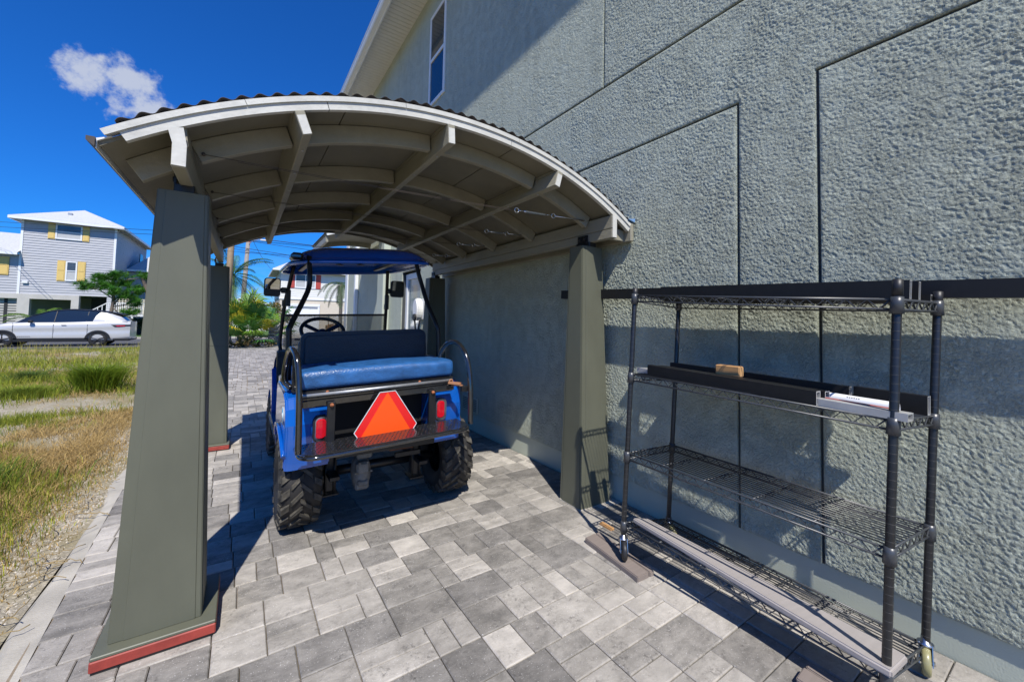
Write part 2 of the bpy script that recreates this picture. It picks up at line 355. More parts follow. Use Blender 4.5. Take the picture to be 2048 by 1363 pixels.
for y in ys:
    for x in xs: V.append((x, y, gz(min(y, 60))-.06))
nx = len(xs)
F = [(i*nx+j, i*nx+j+1, (i+1)*nx+j+1, (i+1)*nx+j) for i in range(len(ys)-1) for j in range(nx-1)]
mb = MB(); mb.add(V, F); tag(mb.build('ground', GND), kind='structure')
def sheet(name, m, x0, x1, y0, y1, dz, n=6):
    b = MB(); vs = []
    for i in range(n+1):
        y = y0+(y1-y0)*i/n
        for x in (x0, x1): vs.append((x, y, gz(y)+dz))
    b.add(vs, [(2*i, 2*i+1, 2*i+3, 2*i+2) for i in range(n)]); return tag(b.build(name, m), kind='structure')
# yard: a slightly uneven bed of sand and weeds left of the drive
YX0, YX1, YY0, YY1 = -26.0, -.76, -3.0, 25.6
def ynoise(x, y): return .022*sin(1.7*x+.6*y)+.018*sin(.9*y-1.3*x+1)+.012*sin(4.1*x+2.2)*sin(3.3*y)
def yz(x, y): return gz(y)-.035+ynoise(x, y)*min(1, max(.0, (YX1-x)/.5))
mb = MB()
mb.grid(lambda u, v: (YX1-(YX1-YX0)*u**2.2, YY0+(YY1-YY0)*v, yz(YX1-(YX1-YX0)*u**2.2, YY0+(YY1-YY0)*v)), 50, 90)
tag(mb.build('yard', GND), kind='structure')
sheet('road', MATS['asphalt'], -160, 160, 26.4, 38.6, -.05)
sheet('far_lawn', MATS['lawn'], -160, 160, 39.0, 75, .04, 4)
b = MB(); b.cbox(-160, 38.6, gz(38.8)-.15, 160, 39.0, gz(38.8)+.08, .02); tag(b.build('kerb', MATS['concrete']), kind='structure')
sheet('far_drive', MATS['concrete'], 2.4, 9.2, 39.0, 50, .055, 3)
sheet('verge', MATS['lawn'], -160, -1.2, 25.6, 26.4, -.03, 1)
# concrete edge strip beside the pavers
def edge_x(y): return -.62-.11*min(1, max(0, (y-2.0)/2.4))+.02*sin(y*1.3)*.4
b = MB(); vs = []; N = 60
for i in range(N+1):
    y = -1.5+27.3*i/N; xe = edge_x(y); w = .062+.020*sin(y*3.1)+.014*sin(y*7.7)+.008*sin(y*17)
    vs += [(xe-w-.05, y, gz(y)-.07), (xe-w, y, gz(y)-.022), (xe+.012, y, gz(y)-.008), (xe+.012, y, gz(y)-.07)]
b.add(vs, [(i*4+j, i*4+j+1, i*4+j+5, i*4+j+4) for i in range(N) for j in range(3)])
tag(b.build('edging', MATS['concrete']), kind='structure')

# pavers in courses of 2 units, random lengths, chamfered stones with sand joints
U = .0915; X_END = 2.345
def paver_mesh(w, d, hgt=.05, c=.004):
    g = .0017; a0, a1, b0, b1 = -w/2+g, w/2-g, -d/2+g, d/2-g
    v = [(a0, b0, -hgt), (a1, b0, -hgt), (a1, b1, -hgt), (a0, b1, -hgt), (a0, b0, -c), (a1, b0, -c), (a1, b1, -c), (a0, b1, -c),
         (a0+c, b0+c, 0), (a1-c, b0+c, 0), (a1-c, b1-c, 0), (a0+c, b1-c, 0)]
    f = [(8, 9, 10, 11)]
    for i in range(4):
        j = (i+1) % 4; f += [(i, j, 4+j, 4+i), (4+i, 4+j, 8+j, 8+i)]
    return v, f
stones = []
y = -.55; r = random.Random(11)
while y < 26.35:
    x = edge_x(y)+.01; x += r.choice((0, -.0)); x = x-(x % U)+U*.0 if False else x
    first = True
    while x < X_END-.02:
        L = r.choice((2, 2, 3, 3, 2, 2, 1))*U
        if first: L = r.choice((1, 2, 3))*U; first = False
        if x+L > X_END-.5*U: L = X_END-x
        k = r.random(); w = r.choices((0, 1, 2, 3), (31, 40, 23, 6))[0]
        if k < .20 and abs(L-2*U) < .01: stones += [(x+L/2, y+U/2, L, U, r.choice((0, 3))), (x+L/2, y+1.5*U, L, U, r.choice((0, 1, 3)))]
        elif k < .30 and L > 1.6*U: stones += [(x+L/4, y+U, L/2, 2*U, r.choice((0, 3))), (x+3*L/4, y+U, L/2, 2*U, r.choice((0, 1)))]
        elif k < .45 and abs(L-3*U) < .01: stones += [(x+L/2, y+U/2, L, U, r.choice((0, 1))), (x+L/2, y+1.5*U, L, U, r.choice((0, 3)))]
        else: stones.append((x+L/2, y+U, L, 2*U, w if L > 1.5*U else r.choice((0, 1, 3))))
        x += L
    y += 2*U
paving = MB(); vs = []
for i in range(13):
    yy = -1.5+27.9*i/12; vs += [(edge_x(yy)-.0, yy, gz(yy)-.014), (2.349, yy, gz(yy)-.014)]
paving.add(vs, [(2*i, 2*i+1, 2*i+3, 2*i+2) for i in range(12)])
mat('joint_sand', (.25, .20, .14), .95, var=.2, scale=60)
DRV = tag(paving.build('driveway', MATS['joint_sand']), kind='structure')
camv = Vector((0, 0, 1.3))
def inview(s):
    d = Vector((s[0], s[1], gz(s[1])))-camv; zf = d.dot(fwd)
    if zf < .2: return 0
    px = 1024+FPX*d.dot(r2)/zf; py = CY-FPX*d.dot(u2)/zf
    if px < -60 or px > 2110 or py > 1440: return 0
    return s[2]*s[3]/zf**3
order = sorted(range(len(stones)), key=lambda i: -inview(stones[i]))
near = set(order[:300]); cache = {}; st = MB()
for i, s in enumerate(stones):
    dz = r.uniform(-.0012, .0012); z = gz(s[1])+dz
    if i in near:
        key = (round(s[2], 3), round(s[3], 3), s[4])
        if key not in cache:
            me = bpy.data.meshes.new('paver'); v, f = paver_mesh(s[2], s[3]); me.from_pydata(v, [], f); me.materials.append(PAV[s[4]]); cache[key] = me
        o = bpy.data.objects.new('paver', cache[key]); COL.objects.link(o); o.parent = DRV; o.location = (s[0], s[1], z)
        o.rotation_euler = (-.0125+r.uniform(-.002, .002), r.uniform(-.002, .002), 0)
    else:
        v, f = paver_mesh(s[2], s[3])
        if s[1] > 9: v = v[8:]; f = [(0, 1, 2, 3)]
        st.add([(a+s[0], b_+s[1], c+gz(s[1]+b_)+dz) for a, b_, c in v], f, s[4])
o = st.build('pavers', PAV, DRV, recalc=False); tag(o, kind='stuff')

# ------------------------------------------------------------------ the stucco house on the right
HX = 2.33
house = thing('stucco_house', 'tall grey green stucco house wall with scored panels along the right side of the drive', 'house', (HX, 2.0, 0))
def panel(poly, holes=(), m='stucco', x=HX, th=.016, name='wall_panel'):
    """stucco field with rounded arris, standing proud of the scored grooves; poly in (y, z)"""
    bm = bmesh.new()
    vs = [bm.verts.new((x, p[0], p[1])) for p in poly]; f = bm.faces.new(vs)
    res = bmesh.ops.extrude_face_region(bm, geom=[f]); nv = [g for g in res['geom'] if isinstance(g, bmesh.types.BMVert)]
    for v in nv: v.co.x += th
    bmesh.ops.recalc_face_normals(bm, faces=bm.faces[:])
    ed = [e for e in bm.edges if all(abs(v.co.x-x) < 1e-6 for v in e.verts)]
    bmesh.ops.bevel(bm, geom=ed, offset=.0035, segments=2, affect='EDGES')
    bmesh.ops.triangulate(bm, faces=[f for f in bm.faces if len(f.verts) > 4])
    b = MB(); bm.verts.index_update(); b.add([v.co for v in bm.verts], [[v.index for v in f.verts] for f in bm.faces]); bm.free()
    return b.build(name, MATS[m], house)
g = .0065; Y0, Y1 = -4.0, 11.8; ZT = 6.62; ZP = .178
panel([(Y0, 3.19+g), (2.221-g, 3.19+g), (2.221-g, ZT), (Y0, ZT)])
wy0, wy1, wz0, wz1 = 5.38, 5.99, 4.66, 6.15
panel([(2.221+g*.6, 3.19+g), (Y1, 3.19+g), (Y1, ZT), (2.221+g*.6, ZT)])
panel([(Y0, 2.586+g), (.783-g, 2.586+g), (.783+g, 2.586-g) if False else (.783+g, 2.586+g), (.783+g, ZP), (1.17-g, ZP), (1.17-g, 2.586+g), (Y1, 2.586+g), (Y1, 3.19-g), (Y0, 3.19-g)])
panel([(Y0, ZP), (.783-g, ZP), (.783-g, 2.586-g), (Y0, 2.586-g)])
DY0, DY1 = 6.15, 7.05
panel([(1.17+g, ZP), (DY0, ZP), (DY0, 2.586-g), (1.17+g, 2.586-g)])
panel([(DY0, 2.13), (DY1, 2.13), (DY1, 2.586-g), (DY0, 2.586-g)])
panel([(DY1, ZP), (Y1, ZP), (Y1, 2.586-g), (DY1, 2.586-g)])
b = MB(); b.box(HX+.016, Y0, ZP-.003, HX+.30, DY0, ZT); b.box(HX+.16, DY0, -.4, HX+.30, DY1, ZT); b.box(HX+.016, DY1, ZP-.003, HX+.30, Y1, ZT); b.box(HX+.016, DY0, 2.13, HX+.16, DY1, ZT)
b.box(HX+.30, Y0, -.4, HX+9, Y0+.2, ZT); b.box(HX+.30, Y1-.2, -.4, HX+9, Y1, ZT); b.box(HX+8.8, Y0+.2, -.4, HX+9, Y1-.2, ZT)
b.build('wall', MATS['groove'], house)
b = MB()                                           # smooth foundation, set back under the stucco
pr = [(2.350, -.4), (2.350, ZP-.004), (2.60, ZP-.004), (2.60, -.4)]
for ya, yb in ((Y0, DY0), (DY1, Y1)):
    b.prism([(x, ya, z) for x, z in pr], (0, yb-ya, 0))
b.build('plinth', MATS['plain_wall'], house)
# the trowelled stucco coat itself, as relief on the fields in view: lumps, ridges and grit a few millimetres high
def lat(x, y, seed):
    g = np.random.default_rng(seed).random((256, 256)).astype(np.float32); i, j = np.floor(x).astype(int), np.floor(y).astype(int); fu, fv = x-i, y-j
    fu, fv = fu*fu*(3-2*fu), fv*fv*(3-2*fv); q = lambda a, c: g[a % 256, c % 256]
    return (q(i, j)*(1-fu)+q(i+1, j)*fu)*(1-fv)+(q(i, j+1)*(1-fu)+q(i+1, j+1)*fu)*fv
def relief(Y, Z):
    Y, Z = Y+20, Z+20; wy, wz = lat(Y*45, Z*45, 1)*.014, lat(Y*45, Z*45, 2)*.014; a, c = Y+wy, Z+wz
    n1 = lat((a+.5*c)*104, (c-.5*a)*128, 3); n2 = lat(a*190, c*190, 4); n3 = lat(Y*26, Z*26, 5)
    ridge = np.clip((n1*.62+n2*.38-.36)/.30, 0, 1); ridge = ridge*ridge*(3-2*ridge); trow = np.clip(lat(Y*2.3, Z*2.3, 6)*.6+lat(Y*6, Z*6, 7)*.5, .25, 1)
    return (.0029*ridge*(.30+.85*trow)+.0008*n2+.0007*n3)
def coat(y0, y1, z0, z1, step, free=''):
    ny, nz_ = max(2, int((y1-y0)/step)), max(2, int((z1-z0)/step)); yy, zz = np.meshgrid(np.linspace(y0, y1, ny+1), np.linspace(z0, z1, nz_+1), indexing='ij'); h = relief(yy, zz)
    e = np.ones_like(h)                                   # dies away at the scored edges, runs on where two pieces meet
    for s, d in (('l', yy-y0), ('r', y1-yy), ('b', zz-z0), ('t', z1-zz)):
        if s not in free: e *= np.clip(d/.008, 0, 1)
    V = np.stack([HX-.0004-h*e, yy, zz], -1).reshape(-1, 3); i, j = np.meshgrid(np.arange(ny), np.arange(nz_), indexing='ij'); k = (i*(nz_+1)+j).ravel(); F = np.stack([k, k+1, k+nz_+2, k+nz_+1], 1)
    off = np.array(house['_w']); o = np_mesh('stucco_coat', V-off, F, MATS['stucco']); o.parent = house; o['_w'] = house['_w']; return o
q = .004
coat(.0, .783-g-q, ZP+.004, 2.586-g-q, .0042, 'l')
coat(.783+g+q, 1.17-g-q, ZP+.004, 2.60, .0044, 't'); coat(.783+g+q, 1.17-g-q, 2.60, 3.19-g-q, .0044, 'blr')
coat(.0, .783+g+q, 2.586+g+q, 3.19-g-q, .0044, 'lr'); coat(1.17-g-q, 2.6, 2.586+g+q, 3.19-g-q, .0052, 'lr'); coat(2.6, 6.5, 2.586+g+q, 3.19-g-q, .011, 'lr')
coat(1.17+g+q, 2.6, ZP+.004, 2.586-g-q, .0054, 'r'); coat(2.6, 5.3, ZP+.004, 2.586-g-q, .012, 'l')
coat(.4, 2.221-g-q, 3.19+g+q, 4.5, .0052, 'lt'); coat(2.221+g+q, 5.30, 3.19+g+q, 4.9, .0095, 'tr')
# eaves: soffit planks, fascia, gutter and roof
def soffit():
    s = MB(); k = 0; y = Y0-.5
    mat('soffit_vinyl', (.72, .70, .64), .5, var=.04)
    while y < Y1+.55:
        s.cbox(1.80, y+.003, 6.605, HX+.02, y+.097, 6.62, .003); y += .10
    return tag(s.build('soffit', MATS['soffit_vinyl'], house), kind='stuff')
soffit()
b = MB(); b.box(1.78, Y0-.5, 6.50, 1.80, Y1+.55, 6.66); b.build('fascia', MATS['trim_white'], house)
b = MB(); pg = [(1.78, 6.53), (1.71, 6.53), (1.69, 6.56), (1.69, 6.60), (1.675, 6.64), (1.685, 6.645), (1.70, 6.605), (1.70, 6.565), (1.715, 6.54), (1.78, 6.54)]
b.prism([(x, Y0-.5, z) for x, z in pg], (0, Y1-Y0+1.05, 0)); b.build('gutter', MATS['trim_white'], house)
b = MB(); b.prism([(1.70, Y0-.5, 6.66), (6.9, Y0-.5, 9.0), (12.0, Y0-.5, 6.66)], (0, Y1-Y0+1.05, 0)); mat('shingle', (.33, .335, .34), .9, var=.2, scale=30); b.build('roof', MATS['shingle'], house)
# upstairs window
win = MB(); fw = .055; xo, xi = HX-.022, HX+.002
for (a, bb, c, d) in ((wy0, wz0, wy1, wz0+fw), (wy0, wz1-fw, wy1, wz1), (wy0, wz0+fw, wy0+fw, wz1-fw), (wy1-fw, wz0+fw, wy1, wz1-fw), (wy0+fw, 5.375, wy1-fw, 5.43)):
    win.cbox(xo, a, bb, xi, c, d, .004)
w_ = win.build('window', MATS['trim_white'], house)
b = MB(); b.box(HX-.008, wy0+fw, wz0+fw, HX-.002, wy1-fw, 5.375); b.box(HX-.012, wy0+fw, 5.43, HX-.004, wy1-fw, wz1-fw); sub(b.build('pane', MATS['glass_dark'], house), w_).location = (0, 0, 0)
# entrance door in its recess
b = MB(); dx = HX+.10
for (a, bb, c, d) in ((DY0, -.05, DY0+.10, 2.10), (DY1-.10, -.05, DY1, 2.10), (DY0+.10, 2.0, DY1-.10, 2.10), (DY0+.10, -.05, DY1-.10, .22)): b.cbox(dx-.03, a, bb, dx+.03, c, d, .004)
dr = b.build('door', MATS['trim_white'], house)
b = MB(); b.box(dx-.008, DY0+.10, .22, dx+.004, DY1-.10, 2.0); mat('door_glass', (.25, .30, .30), .05, spec=.9, var=.3, scale=2); sub(b.build('pane', MATS['door_glass'], house), dr).location = (0, 0, 0)
b = MB(); b.tube([(dx-.035, DY1-.05, 1.0), (dx-.09, DY1-.05, 1.0), (dx-.09, DY1-.16, 1.0)], .011, 8); b.lathe([(.0, 0), (.028, .0), (.028, .01), (0, .012)], (dx-.042, DY1-.05, 1.12), 'x', 14); sub(b.build('handle', MATS['steel'], house), dr).location = (0, 0, 0)
# corner board and downspout
b = MB(); b.cbox(HX-.028, 11.55, -.1, HX-.002, 11.83, 6.5, .006); b.build('corner_board', MATS['trim_white'], house)
b = MB(); b.cbox(HX-.085, 10.35, 0, HX-.004, 10.48, 6.5, .012)
for z in (.6, 2.4, 4.2): b.box(HX-.09, 10.33, z, HX-.003, 10.50, z+.03)
b.build('downspout', MATS['trim_white'], house)
# pier beside the door
b = MB(); b.cbox(HX-.14, 7.75, -.1, HX-.002, 8.15, 2.9, .01); b.build('pier', MATS['plain_wall'], house)
# crawl-space vent
b = MB(); b.cbox(HX-.012, 4.15, .20, HX-.002, 4.55, .385, .004); vt = b.build('vent', MATS['plain_wall'], house)
b = MB()
for k in range(7): b.box(HX-.017, 4.18, .222+k*.021, HX-.011, 4.52, .229+k*.021)
sub(b.build('louvre', MATS['groove'], house), vt).location = (0, 0, 0)
# ------------------------------------------------------------------ the carport
cp = thing('carport', 'arched carport with ribbed plywood ceiling on four tapered olive columns', 'carport', (.95, 3.5, 0))
CX, CZ, RD = .9935, -.055, 2.408
def dz(x, r=RD): return CZ+sqrt(r*r-(x-CX)**2)
YF, YB = 1.937, 5.22
# plywood ceiling: three curved sheets with open joints
for xa, xb in ((-.445, .352), (.358, 1.298), (1.304, 2.285)):
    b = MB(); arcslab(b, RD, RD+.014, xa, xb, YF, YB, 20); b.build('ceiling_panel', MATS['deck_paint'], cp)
# corrugated sheets, ridges running front to back
mat('roof_rust', (.022, .019, .017), .75, var=.35, scale=9, c2=(.035, .026, .022))
def corr(x0, x1, y0, y1, lift):
    b = MB(); r0 = RD+.0455+lift; a0 = math.acos((x0-CX)/r0); a1 = math.acos((x1-CX)/r0); n = int(abs(a1-a0)*r0/.066*10)
    vs = []
    for i in range(n+1):
        a = a0+(a1-a0)*i/n; s = (a0-a)*r0; rr = r0+.0072*sin(2*pi*s/.066)
        for dr in (0, .0025):
            for y in (y0, y1): vs.append((CX+(rr+dr)*cos(a), y, CZ+(rr+dr)*sin(a)))
    fs = []
    for i in range(n):
        A, B = i*4, i*4+4; fs += [(A, B, B+1, A+1), (A+2, A+3, B+3, B+2), (A, A+2, B+2, B), (A+1, B+1, B+3, A+3)]
    b.add(vs, fs, 0, True); return b
for xa, xb, lf in ((-.40, .64, .0), (.58, 1.50, .006), (1.44, 2.268, .0)):
    corr(xa, xb, YF-.034, YB+.06, lf).build('corrugated_sheet', MATS['roof_rust'], cp, recalc=False)
# curved front fascia in two layers, split in lengths with hairline joints
for xa, xb in ((-.382, .27), (.273, 1.25), (1.253, 2.283)):
    b = MB(); arcslab(b, 2.388, 2.430, xa, xb, YF-.028, YF-.003, 22); b.build('fascia_board', MATS['paint_white'], cp)
for xa, xb in ((-.43, -.03), (-.028, .62), (.622, 1.30), (1.302, 2.285)):
    b = MB(); arcslab(b, 2.4225, 2.4445, xa, xb, YF-.036, YF-.029, 14); arcslab(b, 2.4305, 2.4440, xa, xb, YF-.0288, YF+.02, 14); b.build('drip_trim', MATS['paint_white'], cp)
b = MB(); arcslab(b, 2.385, 2.43, -.40, 2.285, YB+.003, YB+.028, 44); b.build('fascia_board', MATS['paint_cream'], cp)
# purlins: radial boards along the roof with painted front ends
PUR = ((.195, 2.087), (.870, 2.247), (1.592, 2.141))
PW = .040
pang = []
for x, z in PUR:
    a = math.atan2(z-CZ, x-CX); pang.append(a); ra, rb = 2.283, 2.386
    er = Vector((cos(a), 0, sin(a))); et = Vector((-sin(a), 0, cos(a))); c = Vector((CX, 0, CZ))
    b = MB(); pg = [c+er*ra-et*PW/2, c+er*ra+et*PW/2, c+er*rb+et*PW/2, c+er*rb-et*PW/2]
    for q in pg: q.y = 1.9
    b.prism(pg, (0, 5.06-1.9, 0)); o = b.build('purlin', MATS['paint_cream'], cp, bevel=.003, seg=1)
    b = MB(); b.prism([c+er*(ra+.003)-et*(PW/2-.003)+Vector((0, 1.8985, 0)), c+er*(ra+.003)+et*(PW/2-.003)+Vector((0, 1.8985, 0)), c+er*(rb-.02)+et*(PW/2-.003)+Vector((0, 1.8985, 0)), c+er*(rb-.02)-et*(PW/2-.003)+Vector((0, 1.8985, 0))], (0, .004, 0)); sub(b.build('end_grain', MATS['paint_white'], cp), o)
    b = MB()
    for k in range(9): b.lathe([(0, 0), (.006, 0), (.006, .003), (0, .003)], (c+er*(ra-.003)).to_tuple()[0:1]+(2.1+k*.36,)+(c+er*(ra-.003)).to_tuple()[2:3], 'z', 8)
    sub(b.build('bolt_heads', MATS['galv'], cp), o)
b = MB()
for (x, z), a in zip(PUR, pang):
    c = Vector((CX, 0, CZ)); er = Vector((cos(a), 0, sin(a))); et = Vector((-sin(a), 0, cos(a)))
    b = MB(); pg = [c+er*2.3865-et*PW/2, c+er*2.3865+et*PW/2, c+er*(RD-.002)+et*PW/2, c+er*(RD-.002)-et*PW/2]
    for q in pg: q.y = 1.945
    b.prism(pg, (0, 3.1, 0)); b.build('purlin_cap', MATS['paint_cream'], cp)
# ribs between the purlins
RY = (2.145, 2.81, 3.46, 4.12, 4.69)
edges = [-.385, -.255, PUR[0][0]-.0, PUR[1][0], PUR[2][0], 2.10]
for y in RY:
    xs_ = [(-.385, -.252), (-.198, PUR[0][0]-.052), (PUR[0][0]-.012, PUR[1][0]-.030), (PUR[1][0]+.016, PUR[2][0]-.014), (PUR[2][0]+.040, 2.085)]
    for xa, xb in xs_:
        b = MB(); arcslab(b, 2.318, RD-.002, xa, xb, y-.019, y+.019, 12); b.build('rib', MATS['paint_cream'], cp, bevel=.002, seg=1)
# side beams: doubled timbers on the column heads
b = MB(); b.cbox(-.248, 1.905, 1.845, -.202, 5.10, 1.935, .004); b.prism([(-.248, 1.93, 1.937), (-.202, 1.93, 1.937), (-.214, 1.93, dz(-.214)-.004), (-.262, 1.93, dz(-.262)-.004)], (0, 3.15, 0)); bl_ = b.build('side_beam', MATS['paint_cream'], cp)
b = MB(); b.prism([(-.246, 1.9015, 1.85), (-.204, 1.9015, 1.85), (-.204, 1.9015, 1.93), (-.216, 1.9015, 1.995), (-.262, 1.9015, 1.985), (-.246, 1.9015, 1.93)], (0, .0035, 0)); sub(b.build('end_grain', MATS['paint_white'], cp), bl_)
b = MB(); b.cbox(2.098, 1.905, 1.893, 2.146, 5.10, 1.958, .004); b.cbox(2.098, 1.905, 1.960, 2.146, 5.10, dz(2.146)-.006, .004); br_ = b.build('side_beam', MATS['paint_cream'], cp)
b = MB(); b.box(2.102, 1.9015, 1.898, 2.142, 1.9045, 2.05); sub(b.build('end_grain', MATS['paint_white'], cp), br_)
# low ledger along the wall side and the outer edge board
b = MB(); b.cbox(2.287, 1.90, 1.893, 2.318, 5.2, 2.026, .004); b.build('edge_board', MATS['paint_cream'], cp)
b = MB(); b.cbox(2.15, 1.96, 1.898, 2.285, 1.99, 1.98, .003); b.build('blocking', MATS['paint_cream'], cp)
# metal drip edge on the left eave
b = MB(); zl = dz(-.445)
b.prism([(-.449, YF-.01, zl-.010), (-.446, YF-.01, zl-.010), (-.446, YF-.01, zl+.018), (-.41, YF-.01, zl+.042), (-.449, YF-.01, zl+.026)], (0, YB-YF+.05, 0)); b.build('drip_edge', MATS['trim_white'], cp)
b = MB(); b.prism([(-.472, YF-.02, zl+.012), (-.4495, YF-.02, zl-.006), (-.4495, YF-.02, zl+.026), (-.472, YF-.02, zl+.026)], (0, YB-YF+.07, 0)); b.build('eave_strip', MATS['roof_brown'], cp)
mat('blue_tape', (.16, .30, .55), .6)
b = MB(); b.prism([(2.25, 1.89, 2.045), (2.318, 1.89, 2.03), (2.322, 1.89, 2.057), (2.28, 1.89, 2.05)], (0, .10, 0)); b.build('flashing', MATS['blue_tape'], cp)
# tapered columns: corner boards, face panels, base plate with red edge
def column(xb0, xb1, yb0, yb1, xt0, xt1, yt0, yt1, zt, zb, plate, seam):
    def P(u, v, h): # u, v in 0..1 across, h height 0..1
        return (xb0+(xb1-xb0)*u+((xt0+(xt1-xt0)*u)-(xb0+(xb1-xb0)*u))*h, yb0+(yb1-yb0)*v+((yt0+(yt1-yt0)*v)-(yb0+(yb1-yb0)*v))*h, zb+(zt-zb)*h)
    b = MB(); vs = [P(u, v, h) for h in (0, 1) for u, v in ((0, 0), (1, 0), (1, 1), (0, 1))]
    b.add(vs, [(0, 3, 2, 1), (4, 5, 6, 7), (0, 1, 5, 4), (1, 2, 6, 5), (2, 3, 7, 6), (3, 0, 4, 7)])
    o = b.build('column', MATS['olive'], cp, bevel=.003, seg=2)
    e = .0032
    for h0, h1 in (((.0, seam), (seam+.0004, 1.0)) if seam else ((.0, 1.0),)):       # front board, seen in two lengths
        b = MB(); q = [Vector(P(u, 0, h)) for u, h in ((.155, h0+.001), (.93, h0+.001), (.93, h1-.0005), (.155, h1-.0005))]
        b.prism([p+Vector((0, -e, 0)) for p in q], (0, e+.002, 0)); sub(b.build('face_board', MATS['olive'], cp, bevel=.0012, seg=1), o)
    for sgn, u in ((-1, 0), (1, 1)):                     # side boards
        b = MB(); q = [Vector(P(u, v, h)) for v, h in ((.06, .001), (.88, .001), (.88, .999), (.06, .999))]
        b.prism([p+Vector((sgn*e, 0, 0)) for p in q], (-sgn*(e+.002), 0, 0)); sub(b.build('face_board', MATS['olive_edge'], cp), o)
    if plate:
        x0, x1, y0, y1 = plate
        b = MB(); b.cbox(x0, y0, zb-.012, x1, y1, zb+.001, .003); sub(b.build('base_plate', MATS['olive'], cp), o)
        b = MB(); b.cbox(x0-.001, y0-.001, zb-.052, x1+.001, y1, zb-.0125, .004); pt = sub(b.build('base_block', MATS['red_oxide'], cp), o)
        b = MB(); b.box(x0+.004, y0+.006, zb-.066, x1-.006, y1-.01, zb-.0525); sub(b.build('shim', MATS['black_plastic'], cp), o)
    else:
        b = MB(); b.cbox(xb0-.004, yb0-.004, zb-.02, xb1+.004, yb1+.004, zb+.004, .004); sub(b.build('base_bead', MATS['concrete'], cp), o)
    # steel saddle under the beam
    xm, ym = (xt0+xt1)/2, (yt0+yt1)/2
    b = MB(); b.cbox(xm-.035, ym-.07, zt-.002, xm+.035, ym+.07, zt+.034, .003); b.box(xm-.038, ym-.05, zt+.034, xm-.030, ym+.05, zt+.085)
    for k in (-.025, .025): b.lathe([(0, -.006), (.012, -.006), (.012, .0), (0, .0)], (xm-.038, ym+k, zt+.06), 'x', 10)
    sub(b.build('saddle', MATS['black_metal'], cp), o)
    return o
column(-.376, -.098, 2.108, 2.375, -.314, -.150, 2.15, 2.31, 1.815, .062, (-.412, -.047, 2.056, 2.415), None)
column(1.985, 2.272, 2.063, 2.285, 2.022, 2.222, 2.115, 2.255, 1.862, .004, None, None)
column(-.376, -.098, 4.965, 5.23, -.314, -.150, 5.0, 5.16, 1.80, .025, (-.412, -.075, 4.915, 5.27), .545)
column(1.985, 2.272, 4.93, 5.19, 2.022, 2.235, 4.98, 5.14, 1.855, -.035, None, None)
# tie cables with turnbuckles across each rib
for y, xa, za, xb, zb_, t0, t1 in ((2.118, -.171, 1.979, 2.037, 2.045, 1.438, 1.739), (2.785, -.177, 1.99, 1.96, 2.037, 1.60, 1.79), (3.435, -.183, 1.972, 1.963, 2.040, 1.67, 1.83), (4.095, -.19, 1.945, 1.93, 2.018, 1.70, 1.84), (4.665, -.178, 1.913, 1.957, 2.013, 1.72, 1.85)):
    def Q(x): return (x, y, za+(zb_-za)*(x-xa)/(xb-xa)-.012*sin(pi*(x-xa)/(xb-xa)))
    b = MB(); b.tube([Q(xa+(t0-xa)*i/10) for i in range(11)], .0013, 5); b.tube([(p[0], p[1], p[2]-.006) for p in (Q(xa+.12+(t0-xa-.12)*i/10) for i in range(11))], .0011, 5); b.lathe([(0, 0), (.007, 0), (.007, .008), (0, .010)], (xa, y-.006, za), 'y', 10)
    c_ = b.build('tie_cable', MATS['roof_brown'], cp)
    b = MB(); tl = t1-t0
    b.tube([Q(t0+tl*.18), Q(t0+tl*.24), Q(t0+tl*.76), Q(t0+tl*.82)], [.004, .0085, .0085, .004], 8)
    for k in (.0, 1.02):
        p = Vector(Q(t0+tl*k)); b.tube([p+Vector((.016*cos(a), 0, .016*sin(a))) for a in [2*pi*i/12 for i in range(12)]], .0035, 6, closed=True)
    b.tube([Q(t0+.016), Q(t0+tl*.2)], .0035, 6); b.tube([Q(t0+tl*.8), Q(t1-.012)], .0035, 6); b.tube([Q(t1+.016), Q(xb)], .0035, 6)
    sub(b.build('turnbuckle', MATS['steel'], cp), c_)
# second, smaller arched canopy over the entrance further along the wall
ec = thing('entry_canopy', 'small arched canopy over the entrance beyond the carport', 'canopy', (1.7, 8.3, 2.6))
ecx, ecz, er_ = 2.05, .55, 2.42
for (ra, rb, ya, yb, m, nm) in ((er_-.03, er_+.03, 7.78, 7.82, 'trim_white', 'fascia_board'), (er_, er_+.014, 7.823, 9.6, 'deck_paint', 'ceiling_panel'), (er_-.09, er_-.002, 9.2, 9.24, 'paint_cream', 'rib')):
    b = MB(); arcslab(b, ra, rb, 1.17, 2.30, ya, yb, 18, ecx, ecz); b.build(nm, MATS[m], ec)
b = MB(); arcslab(b, er_+.031, er_+.036, 1.15, 2.30, 7.76, 9.65, 18, ecx, ecz); b.build('roof_sheet', MATS['galv'], ec)
b = MB(); b.cbox(1.165, 7.83, 2.66, 1.21, 9.6, 2.77, .004); b.build('side_beam', MATS['paint_cream'], ec)
